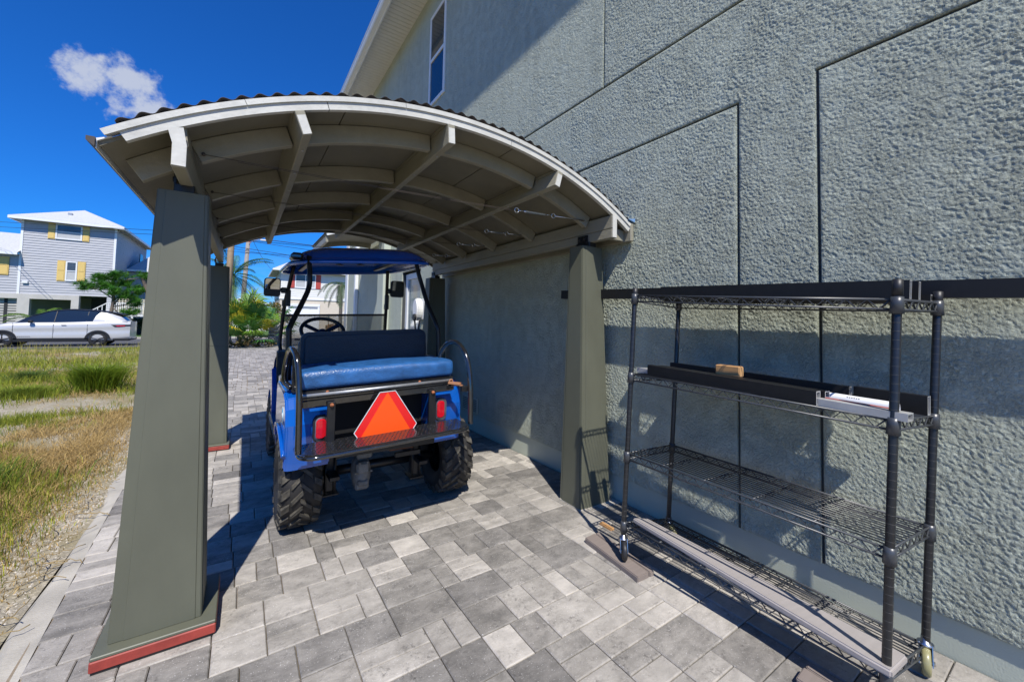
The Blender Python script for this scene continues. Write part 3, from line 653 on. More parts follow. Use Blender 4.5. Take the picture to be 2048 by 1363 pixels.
# ------------------------------------------------------------------ golf cart
mat('cart_blue', (.001, .085, .42), .22, var=.05, coat=1.0, spec=.6)
mat('roof_blue', (.003, .115, .60), .25, var=.1, coat=.8)
mat('vinyl_blue', (.020, .098, .28), .36, var=.4, scale=14, bump=.55, bscale=70, stretch=(1, 1.8, 1.8), bdist=.006, spec=.7)
mat('vinyl_navy', (.009, .024, .046), .42, var=.25, scale=10, bump=.5, bscale=60, stretch=(.7, 2, 2), bdist=.006)
def croc(m, k):
    n, l = m.node_tree.nodes, m.node_tree.links; geo = n.new('ShaderNodeNewGeometry'); mp_ = n.new('ShaderNodeMapping'); mp_.inputs['Scale'].default_value = k; l.new(geo.outputs['Position'], mp_.inputs[0])
    v = n.new('ShaderNodeTexVoronoi'); v.feature = 'DISTANCE_TO_EDGE'; v.inputs['Scale'].default_value = 1; l.new(mp_.outputs[0], v.inputs['Vector'])
    q = n.new('ShaderNodeMapRange'); q.inputs['From Max'].default_value = .22; l.new(v.outputs['Distance'], q.inputs['Value'])
    b_ = [x for x in n if x.type == 'BUMP'][0]; b_.inputs['Strength'].default_value = .35; b_.inputs['Distance'].default_value = .002; l.new(q.outputs[0], b_.inputs['Height'])
croc(MATS['vinyl_blue'], (62, 105, 105)); croc(MATS['vinyl_navy'], (42, 95, 95))
mat('tyre', (.016, .015, .015), .62, var=.3, scale=40, bump=.2, bscale=200)
mat('tyre_dust', (.022, .021, .019), .75, var=.5, scale=24, c2=(.075, .068, .055))
mat('lens_red', (.55, .008, .02), .12, var=.15, scale=90, coat=.6)
mat('smv_orange', (.95, .092, .006), .45, var=.02)
mat('smv_red', (.75, .012, .012), .35, var=.04, spec=.7)
mat('diff_cast', (.20, .195, .18), .65, var=.3, scale=25)
mat('wet_black', (.012, .0125, .014), .11, var=.4, scale=40, spec=1.0, coat=.6)
mat('ws_tint', (.42, .31, .13), .05, alpha=.42, var=.03, spec=.6)
mat('mirror_glass', (.55, .57, .58), .02, metal=1, var=.0)
mat('sticker_white', (.72, .76, .78), .4); mat('sticker_blue', (.10, .42, .66), .4)
mat('dark_bay', (.006, .006, .007), .7)
ct = thing('golf_cart', 'blue golf cart with rear bench seat, orange warning triangle and knobbly tyres', 'golf cart', (.78, 3.4, 0))
def sh(b, k=.036):                                   # body leans a touch towards the drive
    b.v = [(x, y, z+k*(x-.77)) for x, y, z in b.v]; return b
def rrect2(x0, x1, z0, z1, rf, n=6):
    pts = []
    for cx, cz, a0 in ((x1-rf, z1-rf, 0), (x0+rf, z1-rf, pi/2), (x0+rf, z0+rf, pi), (x1-rf, z0+rf, 3*pi/2)):
        for i in range(n+1): a = a0+pi/2*i/n; pts.append((cx+rf*cos(a), cz+rf*sin(a)))
    return pts
# step plate: diamond tread, rounded corners, rolled lip
plx0, plx1, ply0, ply1, plz = .262, 1.235, 2.27, 2.50, .612
def rrect(x0, x1, y0, y1, rf, n=7):
    pts = []
    for cx, cy, a0 in ((x1-rf, y0+rf, -pi/2), (x1, y1, None), (x0, y1, None), (x0+rf, y0+rf, pi)):
        if a0 is None: pts.append((cx, cy)); continue
        for i in range(n+1): a = a0+pi/2*i/n; pts.append((cx+rf*cos(a), cy+rf*sin(a)))
    return pts
b = MB(); b.prism([(x, y, plz-.003) for x, y in rrect(plx0+.004, plx1-.004, ply0+.004, ply1, .085)], (0, 0, .004)); sh(b); mat('plate_black', (.035, .036, .04), .2, metal=.5, var=.3, scale=60, bump=.3, bscale=90, bdist=.004, coat=.45); plate = b.build('step_plate', MATS['plate_black'], ct)
b = MB(); rr = random.Random(4)
for i in range(40):
    for j in range(9):
        x = plx0+.03+i*.0235+(j % 2)*.0118; y = ply0+.02+j*.0235
        if x > plx1-.03 or (y < ply0+.07 and (x < plx0+.06 or x > plx1-.06)): continue
        a = pi/4 if (i+j) % 2 else -pi/4; dx_, dy_ = cos(a)*.0085, sin(a)*.0085; ex, ey = -sin(a)*.0032, cos(a)*.0032; z = plz+.0009
        b.add([(x-dx_, y-dy_, z), (x+ex, y+ey, z), (x+dx_, y+dy_, z), (x-ex, y-ey, z), (x, y, z+.003)], [(0, 1, 4), (1, 2, 4), (2, 3, 4), (3, 0, 4)])
sh(b); tag(sub(b.build('tread_bars', MATS['plate_black'], ct), plate), kind='stuff')
b = MB(); pts = rrect(plx0, plx1, ply0, ply1, .09); k = len(pts)
order_ = [(x, y, plz-.012) for x, y in pts]; cut = [i for i, p in enumerate(pts) if p[1] >= ply1-1e-6]
loop = order_[cut[-1]:]+order_[:cut[0]+1]
b.tube([(x, y, z-.004) for x, y, z in loop], .0125, 8); sh(b); sub(b.build('lip', MATS['wet_black'], ct), plate)
b = MB(); b.cbox(.30, 2.40, .565, 1.19, 2.44, .60, .004)
for x in (.42, 1.06): b.bar((x, 2.42, .57), (x, 2.95, .50), .05, .04)
sh(b); b.build('step_frame', MATS['black_metal'], ct)
# uprights and seat box
for x in (.432, 1.04):
    b = MB(); b.cbox(x-.022, 2.462, .60, x+.022, 2.482, .835, .003); sh(b); p = b.build('upright', MATS['black_metal'], ct)
    b = MB(); b.lathe([(0, -.016), (.010, -.014), (.012, 0), (0, 0)], (x, 2.462, .818+.036*(x-.77)), 'y', 10); sub(b.build('bolt', MATS['rust'], ct), p)
b = MB(); b.cbox(.285, 2.49, .812, 1.205, 2.53, .850, .004); b.cbox(.285, 2.50, .852, 1.205, 2.53, .862, .002); sh(b); b.build('seat_rail', MATS['wet_black'], ct)
b = MB(); b.tube([(.285, 2.515, .874), (1.20, 2.515, .874)], .0105, 10); sh(b); b.build('rail_tube', MATS['galv'], ct)
b = MB(); b.cbox(.285, 2.545, .868, 1.225, 2.98, .893, .004); sh(b); b.build('seat_pan', MATS['wet_black'], ct)
mat('strap_tan', (.42, .20, .10), .6)
b = MB(); b.bar((1.17, 2.50, .862), (1.222, 2.43, .858), .024, .014); b.bar((1.185, 2.505, .84), (1.23, 2.42, .848), .02, .006); b.tube([(1.185+.013*cos(a), 2.50, .866+.016*sin(a)) for a in [2*pi*i/10 for i in range(10)]], .004, 6, closed=True); sh(b); b.build('strap', MATS['strap_tan'], ct)
for x in (.42, .98):
    b = MB(); b.lathe([(0, -.008), (.009, -.006), (.010, 0), (0, 0)], (x, 2.545, .88+.036*(x-.77)), 'y', 8); b.build('bolt', MATS['rust'], ct)
def cushion(x0, x1, y0, y1, z0, z1, rad, m, name, puff=.02, tilt=0, seg=4):
    bm = bmesh.new(); bmesh.ops.create_cube(bm, size=1)
    for v in bm.verts: v.co = Vector(((x0+x1)/2+v.co.x*(x1-x0), (y0+y1)/2+v.co.y*(y1-y0), (z0+z1)/2+v.co.z*(z1-z0)))
    bmesh.ops.bevel(bm, geom=bm.edges[:], offset=rad, segments=seg, affect='EDGES', profile=.55)
    bmesh.ops.subdivide_edges(bm, edges=[e for e in bm.edges if e.calc_length() > .12], cuts=5, use_grid_fill=True)
    xc, yc, zc = (x0+x1)/2, (y0+y1)/2, (z0+z1)/2
    for v in bm.verts:
        u = (v.co.x-xc)/(x1-x0)*2; w = (v.co.y-yc)/(y1-y0)*2; q = (v.co.z-zc)/(z1-z0)*2
        if z1-z0 < y1-y0: v.co.z += puff*(1-u*u)*(1-w*w)*max(0, q)+.004*sin(u*9)*max(0, q)
        else: v.co.y += -puff*(1-u*u)*(1-q*q)*max(0, -w)
        v.co.y += tilt*(v.co.z-z0)
    b = MB(); bm.verts.index_update(); b.add([v.co for v in bm.verts], [[v.index for v in f.verts] for f in bm.faces], 0, True); bm.free(); sh(b)
    return b.build(name, m, ct)
cushion(.278, 1.238, 2.56, 2.98, .893, 1.005, .035, MATS['vinyl_blue'], 'seat_cushion', .018)
b = MB(); b.prism([(x, 3.0+.14*(z-.98), z) for x, z in rrect2(.322, 1.215, .965, 1.21, .055)], (0, .085, 0)); sh(b); b.build('seat_back', MATS['vinyl_navy'], ct, bevel=.028, seg=4)
b = MB()
for x in (.45, 1.08): b.bar((x, 2.98, .86), (x, 3.10, 1.12), .03, .02)
sh(b); b.build('back_frame', MATS['black_metal'], ct)
# front bench (behind the rear one) and floor
cushion(.30, 1.25, 3.22, 3.68, .82, .93, .035, MATS['vinyl_blue'], 'front_cushion', .018)
cushion(.32, 1.22, 3.13, 3.20, .93, 1.15, .03, MATS['vinyl_navy'], 'front_back', .01)
# grab rails
def smoothp(pts, n=6):
    P = [Vector(p) for p in pts]; out = []
    for i in range(len(P)-1):
        p0, p1, p2, p3 = P[max(i-1, 0)], P[i], P[i+1], P[min(i+2, len(P)-1)]
        for k in range(n):
            t = k/n; out.append(.5*((2*p1)+(-p0+p2)*t+(2*p0-5*p1+4*p2-p3)*t*t+(-p0+3*p1-3*p2+p3)*t**3))
    out.append(P[-1]); return out
b = MB(); b.tube(smoothp([(.256, 2.32, .60), (.254, 2.33, .80), (.250, 2.35, .96), (.240, 2.40, 1.085), (.228, 2.50, 1.122), (.222, 2.62, 1.10), (.216, 2.72, 1.02), (.216, 2.76, .92), (.25, 2.72, .875)]), .016, 10); b.build('grab_rail', MATS['wet_black'], ct)
b = MB(); b.cbox(.252, 2.70, .85, .285, 2.74, 1.05, .003)
for z in (.88, .985): b.lathe([(0, -.01), (.011, -.008), (.012, 0), (0, 0)], (.268, 2.70, z), 'y', 10)
b.build('rail_bracket', MATS['black_metal'], ct)
b = MB(); b.tube(smoothp([(1.240, 2.31, .635), (1.242, 2.32, .80), (1.242, 2.34, .95), (1.236, 2.40, 1.08), (1.222, 2.50, 1.145), (1.203, 2.60, 1.135), (1.195, 2.70, 1.06), (1.205, 2.74, .95), (1.215, 2.74, .88)]), .0165, 10); b.build('grab_rail', MATS['wet_black'], ct)
b = MB(); b.cbox(1.19, 2.34, .838, 1.238, 2.365, .872, .003); b.build('rail_bracket', MATS['black_metal'], ct)
# rear body cowl: fender each side with wheel arch, recess between
def fender(xi, xo, name):
    arc = [(2.92+.345*cos(a), .285+.345*sin(a)) for a in [R_(d) for d in range(10, 155, 9)]]
    pr = [(2.59, .615), (2.585, .70), (2.61, .79), (2.66, .845), (2.78, .872), (3.30, .872), (3.34, .80), (3.34, .45), (3.26, .36)]+[(y, z) for y, z in arc if z > .36]
    s = 1 if xo > xi else -1
    b = MB(); k = len(pr)
    layers = []
    for t, sc in ((0, 1), (.82, 1), (.96, .985), (1, .955)):
        x = xi+(xo-xi)*t; layers.append([(x, 2.95+(y-2.95)*sc, .6+(z-.6)*sc) for y, z in pr])
    vs = [p for L in layers for p in L]; fs = [tuple(range(k)), tuple(reversed(range(3*k, 4*k)))]
    for i in range(3):
        for j in range(k): fs.append((i*k+j, i*k+(j+1) % k, (i+1)*k+(j+1) % k, (i+1)*k+j))
    b.add(vs, fs); sh(b); return b.build(name, MATS['cart_blue'], ct, bevel=.006, seg=2)
fl = fender(.455, .215, 'fender'); fr = fender(1.075, 1.315, 'fender')
# bright trim edge and flared arch lip on the left
b = MB(); b.tube(smoothp([(.212, 3.2, .52), (.206, 3.14, .60), (.204, 2.92, .63), (.206, 2.70, .60), (.212, 2.60, .53)]), .012, 8); sh(b); sub(b.build('arch_lip', MATS['cart_blue'], ct), fl)
b = MB(); b.tube(smoothp([(1.318, 3.2, .52), (1.324, 3.14, .60), (1.326, 2.92, .63), (1.324, 2.70, .60), (1.318, 2.60, .53)]), .012, 8); sh(b); sub(b.build('arch_lip', MATS['cart_blue'], ct), fr)
b = MB(); b.box(.456, 2.74, .50, 1.074, 3.3, .855); sh(b); b.build('bag_well', MATS['dark_bay'], ct)
b = MB(); b.cbox(.46, 2.62, .845, 1.07, 3.3, .866, .003); sh(b); b.build('rear_deck', MATS['dark_bay'], ct)
# round emblem on the left fender
ex, ey, ez = .2115, 2.74, .735
b = MB(); b.lathe([(0, 0), (.052, 0), (.052, .002), (0, .002)], (ex, ey, ez-.02), 'x', 28); em = b.build('sticker', MATS['sticker_white'], ct)
b = MB(); b.lathe([(0, -.0006), (.045, -.0006), (.045, .001), (0, .001)], (ex, ey, ez-.02), 'x', 28); sub(b.build('emblem', MATS['sticker_blue'], ct), em)
b = MB(); b.tube([(ex-.0008, ey+.03*cos(a)*(.4+.2*a/5), ez-.02+.03*sin(a)*(.4+.2*a/5)) for a in [i*.35 for i in range(15)]], .0032, 5); sub(b.build('swirl', MATS['sticker_white'], ct), em)
# tail lights
def capsule(cx, cz, w, h, n=8, rr=.022):
    pts = []
    for sx, sz, a0 in ((1, 1, 0), (-1, 1, pi/2), (-1, -1, pi), (1, -1, 3*pi/2)):
        for i in range(n+1): a = a0+pi/2*i/n; pts.append((cx+sx*(w/2-rr)+rr*cos(a), cz+sz*(h/2-rr)+rr*sin(a)))
    return pts
for cx, cz in ((.396, .668), (1.138, .676)):
    b = MB(); b.prism([(x, 2.552, z) for x, z in capsule(cx, cz, .084, .150, rr=.032)], (0, .05, 0)); sh(b); bz = b.build('tail_light', MATS['black_plastic'], ct, bevel=.003)
    b = MB(); b.prism([(x, 2.546, z) for x, z in capsule(cx+.004, cz, .074, .140, rr=.028)], (0, .008, 0)); sh(b); sub(b.build('bezel', MATS['steel'], ct, bevel=.002), bz)
    b = MB(); b.prism([(x, 2.536, z) for x, z in capsule(cx-.003, cz+.004, .052, .112, rr=.02)], (0, .014, 0)); sh(b)
    ln = sub(b.build('lens', MATS['lens_red'], ct, bevel=.005, seg=3), bz)
# slow-vehicle triangle
def tri(cx, zb, w, h, cut):
    q = [(cx-w/2+cut*.5, zb), (cx+w/2-cut*.5, zb), (cx+w/2, zb+cut*.75), (cx+cut*.9, zb+h), (cx-cut*.9, zb+h), (cx-w/2, zb+cut*.75)]
    return q
b = MB(); b.prism([(x, 2.448, z) for x, z in tri(.742, .602, .375, .258, .052)], (0, .004, 0)); sh(b); tr_ = b.build('warning_triangle', MATS['smv_red'], ct)
b = MB(); b.prism([(.742-.150, 2.4465, .606), (.742+.150, 2.4465, .606), (.742, 2.4465, .856)], (0, .0016, 0)); sh(b); sub(b.build('centre', MATS['smv_orange'], ct), tr_)
b = MB()
tp = tri(.742, .602, .375, .258, .052)
for i in range(6):
    a, c = tp[i], tp[(i+1) % 6]; b.bar((a[0], 2.447, a[1]), (c[0], 2.447, c[1]), .0035, .003, up=(0, 1, 0))
sh(b); sub(b.build('edge', MATS['sticker_white'], ct), tr_)
# axle, differential, springs
b = MB(); b.tube([(.43, 2.92, .275), (1.23, 2.92, .275)], .032, 12); b.build('axle', MATS['black_metal'], ct)
b = MB()
def diffpt(u, v):
    a = 2*pi*u; t = v*pi; r_ = .085*(1+.12*cos(3*a)); return (.70+.062*sin(t)*cos(a)*1.05, 2.86-.075*cos(t)+.02*sin(t)*sin(a), .265+.115*sin(t)*sin(a))
b.grid(diffpt, 20, 10); b.cbox(.655, 2.80, .155, .745, 2.9, .235, .012); b.cbox(.665, 2.775, .19, .735, 2.81, .225, .008); b.cbox(.655, 2.78, .26, .742, 2.84, .345, .015)
b.cbox(.66, 2.80, .36, .76, 2.86, .40, .01)
for i in range(6): a = i*pi/3; b.lathe([(0, -.012), (.008, -.012), (.008, 0), (0, 0)], (.70+.05*cos(a), 2.79, .28+.07*sin(a)), 'y', 6)
b.build('differential', MATS['diff_cast'], ct)
b = MB()
for x in (.50, 1.07):
    b.cbox(x-.03, 2.66, .30, x+.03, 3.2, .325, .003); b.cbox(x-.035, 2.80, .19, x+.035, 2.86, .42, .004); b.tube([(x+.02, 2.79, .16), (x+.02, 2.79, .42)], .006, 6); b.tube([(x-.03, 2.79, .16), (x-.03, 2.79, .42)], .006, 6); b.cbox(x-.05, 2.78, .165, x+.05, 2.9, .178, .003)
b.cbox(.48, 2.55, .47, 1.10, 3.3, .51, .004); b.cbox(.85, 2.60, .40, 1.02, 2.62, .43, .003)
b.build('spring_frame', MATS['black_metal'], ct)
b = MB(); b.bar((.83, 2.66, .435), (.99, 2.66, .435), .02, .006); b.build('exhaust_shield', MATS['rust'], ct)
# wheels with knobbly tread
def wheel(xo, xi, y, z, R=.285, name='wheel'):
    s = 1 if xo < xi else -1; w = abs(xi-xo); xm = (xo+xi)/2
    b = MB(); hw = w/2; pr = [(.130, -hw*.72), (.155, -hw*.90), (.20, -hw), (R-.045, -hw*.98), (R-.022, -hw*.86), (R-.013, -hw*.5), (R-.012, 0), (R-.013, hw*.5), (R-.022, hw*.86), (R-.045, hw*.98), (.20, hw), (.155, hw*.90), (.130, hw*.72)]
    b.lathe(pr, (xm, y, z), 'x', 40); t = b.build('tyre', MATS['tyre'], ct)
    b = MB(); n = 19
    def lug(a, x, la, lw, skew, h0, h1):
        """block on the tread: la along, lw across, skewed"""
        q = []
        for hh, shr in ((h0, 1), (h1, .80)):
            for u, v in ((-1, -1), (1, -1), (1, 1), (-1, 1)):
                xx = x+v*lw/2*shr; aa = a+(u*la/2*shr+skew*v*lw/2*shr)/R; q.append((xm+xx, y+hh*sin(aa), z+hh*cos(aa)))
        b.add(q, [(4, 5, 6, 7), (0, 1, 5, 4), (1, 2, 6, 5), (2, 3, 7, 6), (3, 0, 4, 7)])
    for i in range(n):
        a = 2*pi*i/n; st_ = 2*pi/n
        lug(a, -hw*.20, .030, hw*.62, .95, R-.018, R+.002); lug(a+st_*.5, hw*.20, .030, hw*.62, -.95, R-.018, R+.002)
        lug(a+st_*.30, -hw*.72, .046, hw*.42, .65, R-.026, R-.004); lug(a+st_*.80, hw*.72, .046, hw*.42, -.65, R-.026, R-.004)
        for sg in (-1, 1):                                     # shoulder knobs
            aa = a+st_*(.30 if sg < 0 else .80); q = []
            for xx, rr_ in ((sg*hw*.93, R-.018), (sg*hw*1.03, R-.055)):
                for du in (-.024, .024): q.append((xm+xx, y+rr_*sin(aa+du/R), z+rr_*cos(aa+du/R)))
            for xx, rr_ in ((sg*hw*.80, R-.035), (sg*hw*.95, R-.06)):
                for du in (-.026, .026): q.append((xm+xx, y+rr_*sin(aa+du/R), z+rr_*cos(aa+du/R)))
            b.add(q, [(0, 1, 3, 2), (4, 5, 1, 0), (6, 7, 3, 2), (4, 0, 2, 6), (5, 1, 3, 7)])
    tag(sub(b.build('tread_blocks', MATS['tyre_dust'], ct), t), kind='stuff')
    b = MB(); xf = xm-s*hw*.72
    b.lathe([(0, 0), (.03, 0), (.04, s*.012), (.115, s*.035), (.128, -s*.008), (.136, -s*.008), (.136, s*.03), (.10, s*.12), (0, s*.12)], (xf, y, z), 'x', 28)
    rm = sub(b.build('rim', MATS['wet_black'], ct), t)
    b = MB()
    for i in range(6):
        a = i*pi/3; b.bar((xf-s*.001, y+.04*sin(a), z+.04*cos(a)), (xf-s*.004, y+.12*sin(a), z+.12*cos(a)), .022, .014, up=(1, 0, 0))
    sub(b.build('spokes', MATS['steel'], ct), t)
    return t
wheel(.205, .440, 2.92, .274); wheel(1.462, 1.225, 2.92, .274); wheel(.228, .44, 4.55, .252); wheel(1.40, 1.19, 4.55, .252)
b = MB(); b.tube([(.44, 4.55, .252), (1.19, 4.55, .252)], .025, 10); b.build('front_axle', MATS['black_metal'], ct)
# floor pan, side sills, front cowl with dash
b = MB(); b.cbox(.28, 3.3, .40, 1.28, 4.35, .44, .006); b.cbox(.455, 3.2, .45, 1.075, 3.70, .82, .01); sh(b); b.build('floor', MATS['black_plastic'], ct)
for x0, x1 in ((.215, .262), (1.268, 1.315)):
    b = MB(); b.cbox(x0, 3.34, .42, x1, 4.2, .47, .008); b.cbox(x0+.01, 3.20, .80, x1-.01, 3.36, .90, .01); sh(b); b.build('sill', MATS['wet_black'], ct)
b = MB()
def cowl(u, v):
    t = v; x = .26+(1.29-.26)*u; e = abs(2*u-1)**4
    y = 4.28+.62*t-.12*e*t; z = 1.0-.02*t-.48*t**3-.06*e
    return (x, y, z)
b.grid(cowl, 18, 12); sh(b); b.build('front_cowl', MATS['cart_blue'], ct, recalc=False)
b = MB(); b.prism([(.27, 4.24, .55), (.27, 4.30, .99), (.27, 4.46, 1.0), (.27, 4.46, .50)], (1.01, 0, 0)); sh(b); b.build('dash', MATS['black_plastic'], ct, bevel=.01)
for x0, x1 in ((.235, .45), (1.12, 1.34)):
    b = MB(); arc = [(4.55+.33*cos(a), .27+.33*sin(a)) for a in [R_(d) for d in range(20, 161, 14)]]
    b.prism([(x0, y, z) for y, z in [(4.22, .42), (4.24, .66), (4.40, .84), (4.75, .80), (4.92, .55), (4.90, .40)]+arc], (x1-x0, 0, 0)); sh(b); b.build('front_fender', MATS['cart_blue'], ct, bevel=.012)
# roof supports
for pts in ([(.371, 3.20, 1.735), (.374, 3.15, 1.60), (.368, 3.13, 1.50), (.31, 3.02, 1.37), (.245, 2.90, 1.24), (.238, 2.885, 1.18), (.245, 2.88, .90)],
            [(1.17, 3.20, 1.775), (1.185, 3.16, 1.66), (1.20, 3.13, 1.58), (1.215, 3.03, 1.42), (1.24, 2.90, 1.255), (1.252, 2.885, 1.17), (1.257, 2.88, .90)],
            [(.375, 4.33, 1.785), (.350, 4.38, 1.62), (.322, 4.45, 1.42), (.308, 4.51, 1.20), (.300, 4.52, 1.02), (.33, 4.42, .92)],
            [(1.275, 4.35, 1.82), (1.285, 4.39, 1.62), (1.30, 4.45, 1.42), (1.312, 4.51, 1.20), (1.31, 4.52, 1.0), (1.28, 4.42, .92)]):
    b = MB(); b.tube(smoothp(pts, 5), .0175, 10); b.build('roof_support', MATS['black_metal'], ct)
b = MB()
for x, y in ((.345, 4.40), (.318, 4.46), (1.29, 4.40), (1.302, 4.46)): b.cbox(x-.02, y-.02, 1.40, x+.02, y+.02, 1.46 if y > 4.42 else 1.56, .005)
b.build('clamps', MATS['black_plastic'], ct)
# roof canopy: crowned moulding with rolled lip, tilted as seen
RX0, RX1, RY0, RY1 = .258, 1.345, 3.13, 4.52
def roof(u, v, top=True):
    a, c = 2*u-1, 2*v-1; n = 5
    x = (RX0+RX1)/2+(RX1-RX0)/2*a; y = (RY0+RY1)/2+(RY1-RY0)/2*c
    k = max(abs(a), abs(c)); e = (abs(a)**n+abs(c)**n)**(1/n)
    if e > 1e-6: f = k/e; x = (RX0+RX1)/2+(RX1-RX0)/2*a*f; y = (RY0+RY1)/2+(RY1-RY0)/2*c*f
    zc = 1.752+.036*(y-3.13)/1.39
    h = .055*(1-k**2.2)+.095*(1-k**9)-.016 if top else (-.004 if k > .93 else .03+.02*(1-k*k))
    return (x, y, zc+h+.085*(x-.795))
b = MB(); b.grid(lambda u, v: roof(u, v), 36, 40); b.grid(lambda u, v: roof(u, v, False), 24, 26, flip=True)
rf = b.build('roof', MATS['roof_blue'], ct, recalc=False)
b = MB(); rim_pts = [roof(*q) for q in [(i/18, 0) for i in range(18)]+[(1, i/18) for i in range(18)]+[(1-i/18, 1) for i in range(18)]+[(0, 1-i/18) for i in range(18)]]
b.tube([(x, y, z-.006) for x, y, z in rim_pts], .013, 8, closed=True); sub(b.build('lip', MATS['roof_blue'], ct), rf)
b = MB(); b.cbox(.42, 3.25, 1.745, .46, 4.42, 1.765, .004); b.cbox(1.14, 3.25, 1.81, 1.18, 4.42, 1.83, .004)
for x in (.62, .78): b.cbox(x-.03, 3.42, 1.735+.085*(x-.8), x+.03, 3.44, 1.742+.085*(x-.8), .002); b.lathe([(0, 0), (.014, 0), (.014, .03), (0, .03)], (x, 3.43, 1.744+.085*(x-.8)), 'z', 10)
sub(b.build('roof_frame', MATS['black_metal'], ct), rf)
b = MB(); b.cbox(.250, 3.14, 1.70, .33, 3.30, 1.752, .018); sub(b.build('corner_cap', MATS['wet_black'], ct), rf)
# folding windscreen, lower half, amber tint
b = MB(); b.prism([(.325, 4.478, .96), (1.30, 4.478, 1.0), (1.30, 4.478, 1.332), (.325, 4.478, 1.302)], (0, .005, 0)); wsn = b.build('windscreen', MATS['ws_tint'], ct)
mat('ws_bar', (.06, .035, .02), .5)
b = MB(); b.bar((.315, 4.476, 1.312), (1.315, 4.476, 1.342), .022, .022); sub(b.build('top_bar', MATS['ws_bar'], ct), wsn)
# steering wheel
scn = Vector((.600, 3.98, 1.178)); nrm = Vector((0, -.62, .78)); su = Vector((1, 0, 0)); sv = nrm.cross(su)
ring = [scn+su*(.178*cos(a))+sv*(.178*sin(a)) for a in [2*pi*i/36 for i in range(36)]]
b = MB(); b.tube(ring, .0165, 10, closed=True); sw = b.build('steering_wheel', MATS['black_plastic'], ct)
b = MB()
for a in (R_(30), R_(150), R_(270)):
    p = scn+su*(.17*cos(a))+sv*(.17*sin(a)); b.bar(tuple(scn-nrm*.03), tuple(p), .036, .012, up=nrm)
sub(b.build('spokes', MATS['vinyl_navy'], ct), sw)
b = MB(); b.tube([scn-nrm*.045, scn-nrm*.02, scn-nrm*.005, scn], [.045, .045, .038, .02], 16); sub(b.build('hub', MATS['vinyl_navy'], ct), sw)
b = MB(); b.tube([scn-nrm*.04, scn-nrm*.34], .022, 10); b.tube([scn-nrm*.12+su*.02, scn-nrm*.10-su*.22], .009, 8); sub(b.build('steering_column', MATS['black_plastic'], ct), sw)
# mirrors
for x0, x1, z0, z1, xp in ((.139, .272, 1.486, 1.655, .335), (1.308, 1.447, 1.535, 1.712, 1.295)):
    b = MB(); b.prism([(x, 4.30, z) for x, z in capsule((x0+x1)/2, (z0+z1)/2, x1-x0, z1-z0, 5, .024)], (0, .05, 0)); mr_ = b.build('mirror', MATS['black_plastic'], ct, bevel=.006)
    b = MB(); b.prism([(x, 4.297-(z-(z0+z1)/2)*.16, z) for x, z in capsule((x0+x1)/2, (z0+z1)/2, x1-x0-.018, z1-z0-.018, 5, .018)], (0, .02, 0)); sub(b.build('glass', MATS['mirror_glass'], ct), mr_)
    xe = x1 if xp > x1 else x0
    b = MB(); b.tube([(xp, 4.42, z0+.07), ((xp+xe)/2, 4.36, z0+.06), (xe, 4.33, z0+.065)], .014, 8); b.cbox(min(xe, xp)+.005, 4.32, z0+.035, max(xe, xp)-.012, 4.36, z0+.09, .006); sub(b.build('arm', MATS['black_plastic'], ct), mr_)
# ------------------------------------------------------------------ wire rack on casters
mat('rack_black', (.013, .014, .016), .33, var=.3, scale=50, spec=.6)
mat('rack_grey', (.05, .055, .062), .35, var=.2, scale=50, spec=.6)
mat('notch', (.055, .055, .055), .5)
rk = thing('wire_rack', 'black four-shelf wire rack on casters against the stucco wall', 'shelf rack', (1.97, .95, .05))
PO = {'FL': ((1.755, 1.493, .160), (1.75, 1.421, 1.492)), 'FR': ((1.785, .432, .165), (1.78, .383, 1.464)),
      'BL': ((2.172, 1.505, .125), (2.17, 1.436, 1.465)), 'BR': ((2.175, .413, .110), (2.17, .356, 1.445))}
SH = ({'FL': 1.452, 'FR': 1.396, 'BL': 1.430, 'BR': 1.400}, {'FL': 1.028, 'FR': 1.000, 'BL': .997, 'BR': .976},
      {'FL': .600, 'FR': .580, 'BL': .576, 'BR': .560}, {'FL': .222, 'FR': .182, 'BL': .132, 'BR': .118})
def onpost(k, z):
    a, b_ = Vector(PO[k][0]), Vector(PO[k][1]); return a+(b_-a)*((z-a.z)/(b_.z-a.z))
for k in PO:
    a, c = Vector(PO[k][0]), Vector(PO[k][1]); L = (c-a).length; prof = [(0, 0), (.0128, 0), (.0128, .001)]
    prof += [(.0128, L-.004), (.011, L), (0, L)]
    b = MB(); b.lathe(prof, (0, 0, 0), 'z', 20); q = (c-a).to_track_quat('Z', 'Y'); b.v = [tuple(a+q@Vector(p)) for p in b.v]
    p_ = b.build('post', MATS['rack_black'], rk)
    b = MB(); b.lathe([(0, L), (.0143, L-.002), (.0148, L-.055), (.0128, L-.055)], (0, 0, 0), 'z', 14); b.v = [tuple(a+q@Vector(p)) for p in b.v]; sub(b.build('cap', MATS['black_plastic'], rk), p_)
    d = (c-a).normalized()
    b = MB(); hh = .045                                     # pale size marks cut in every inch
    camd = (Vector((0, 0, 1.3))-(a+c)/2); camd.z = 0; camd.normalize()
    while hh < L-.05:
        p = a+d*hh; aa = math.atan2(camd.y, camd.x)
        b.tube([p+Vector((.0129*cos(aa+t), .0129*sin(aa+t), 0)) for t in (-1.4, -1.1, -.8, -.5, -.2, .1, .4, .7, 1.0, 1.3)], .0007, 4, cap=False); hh += .0285
    tag(sub(b.build('notches', MATS['notch'], rk), p_), kind='stuff')
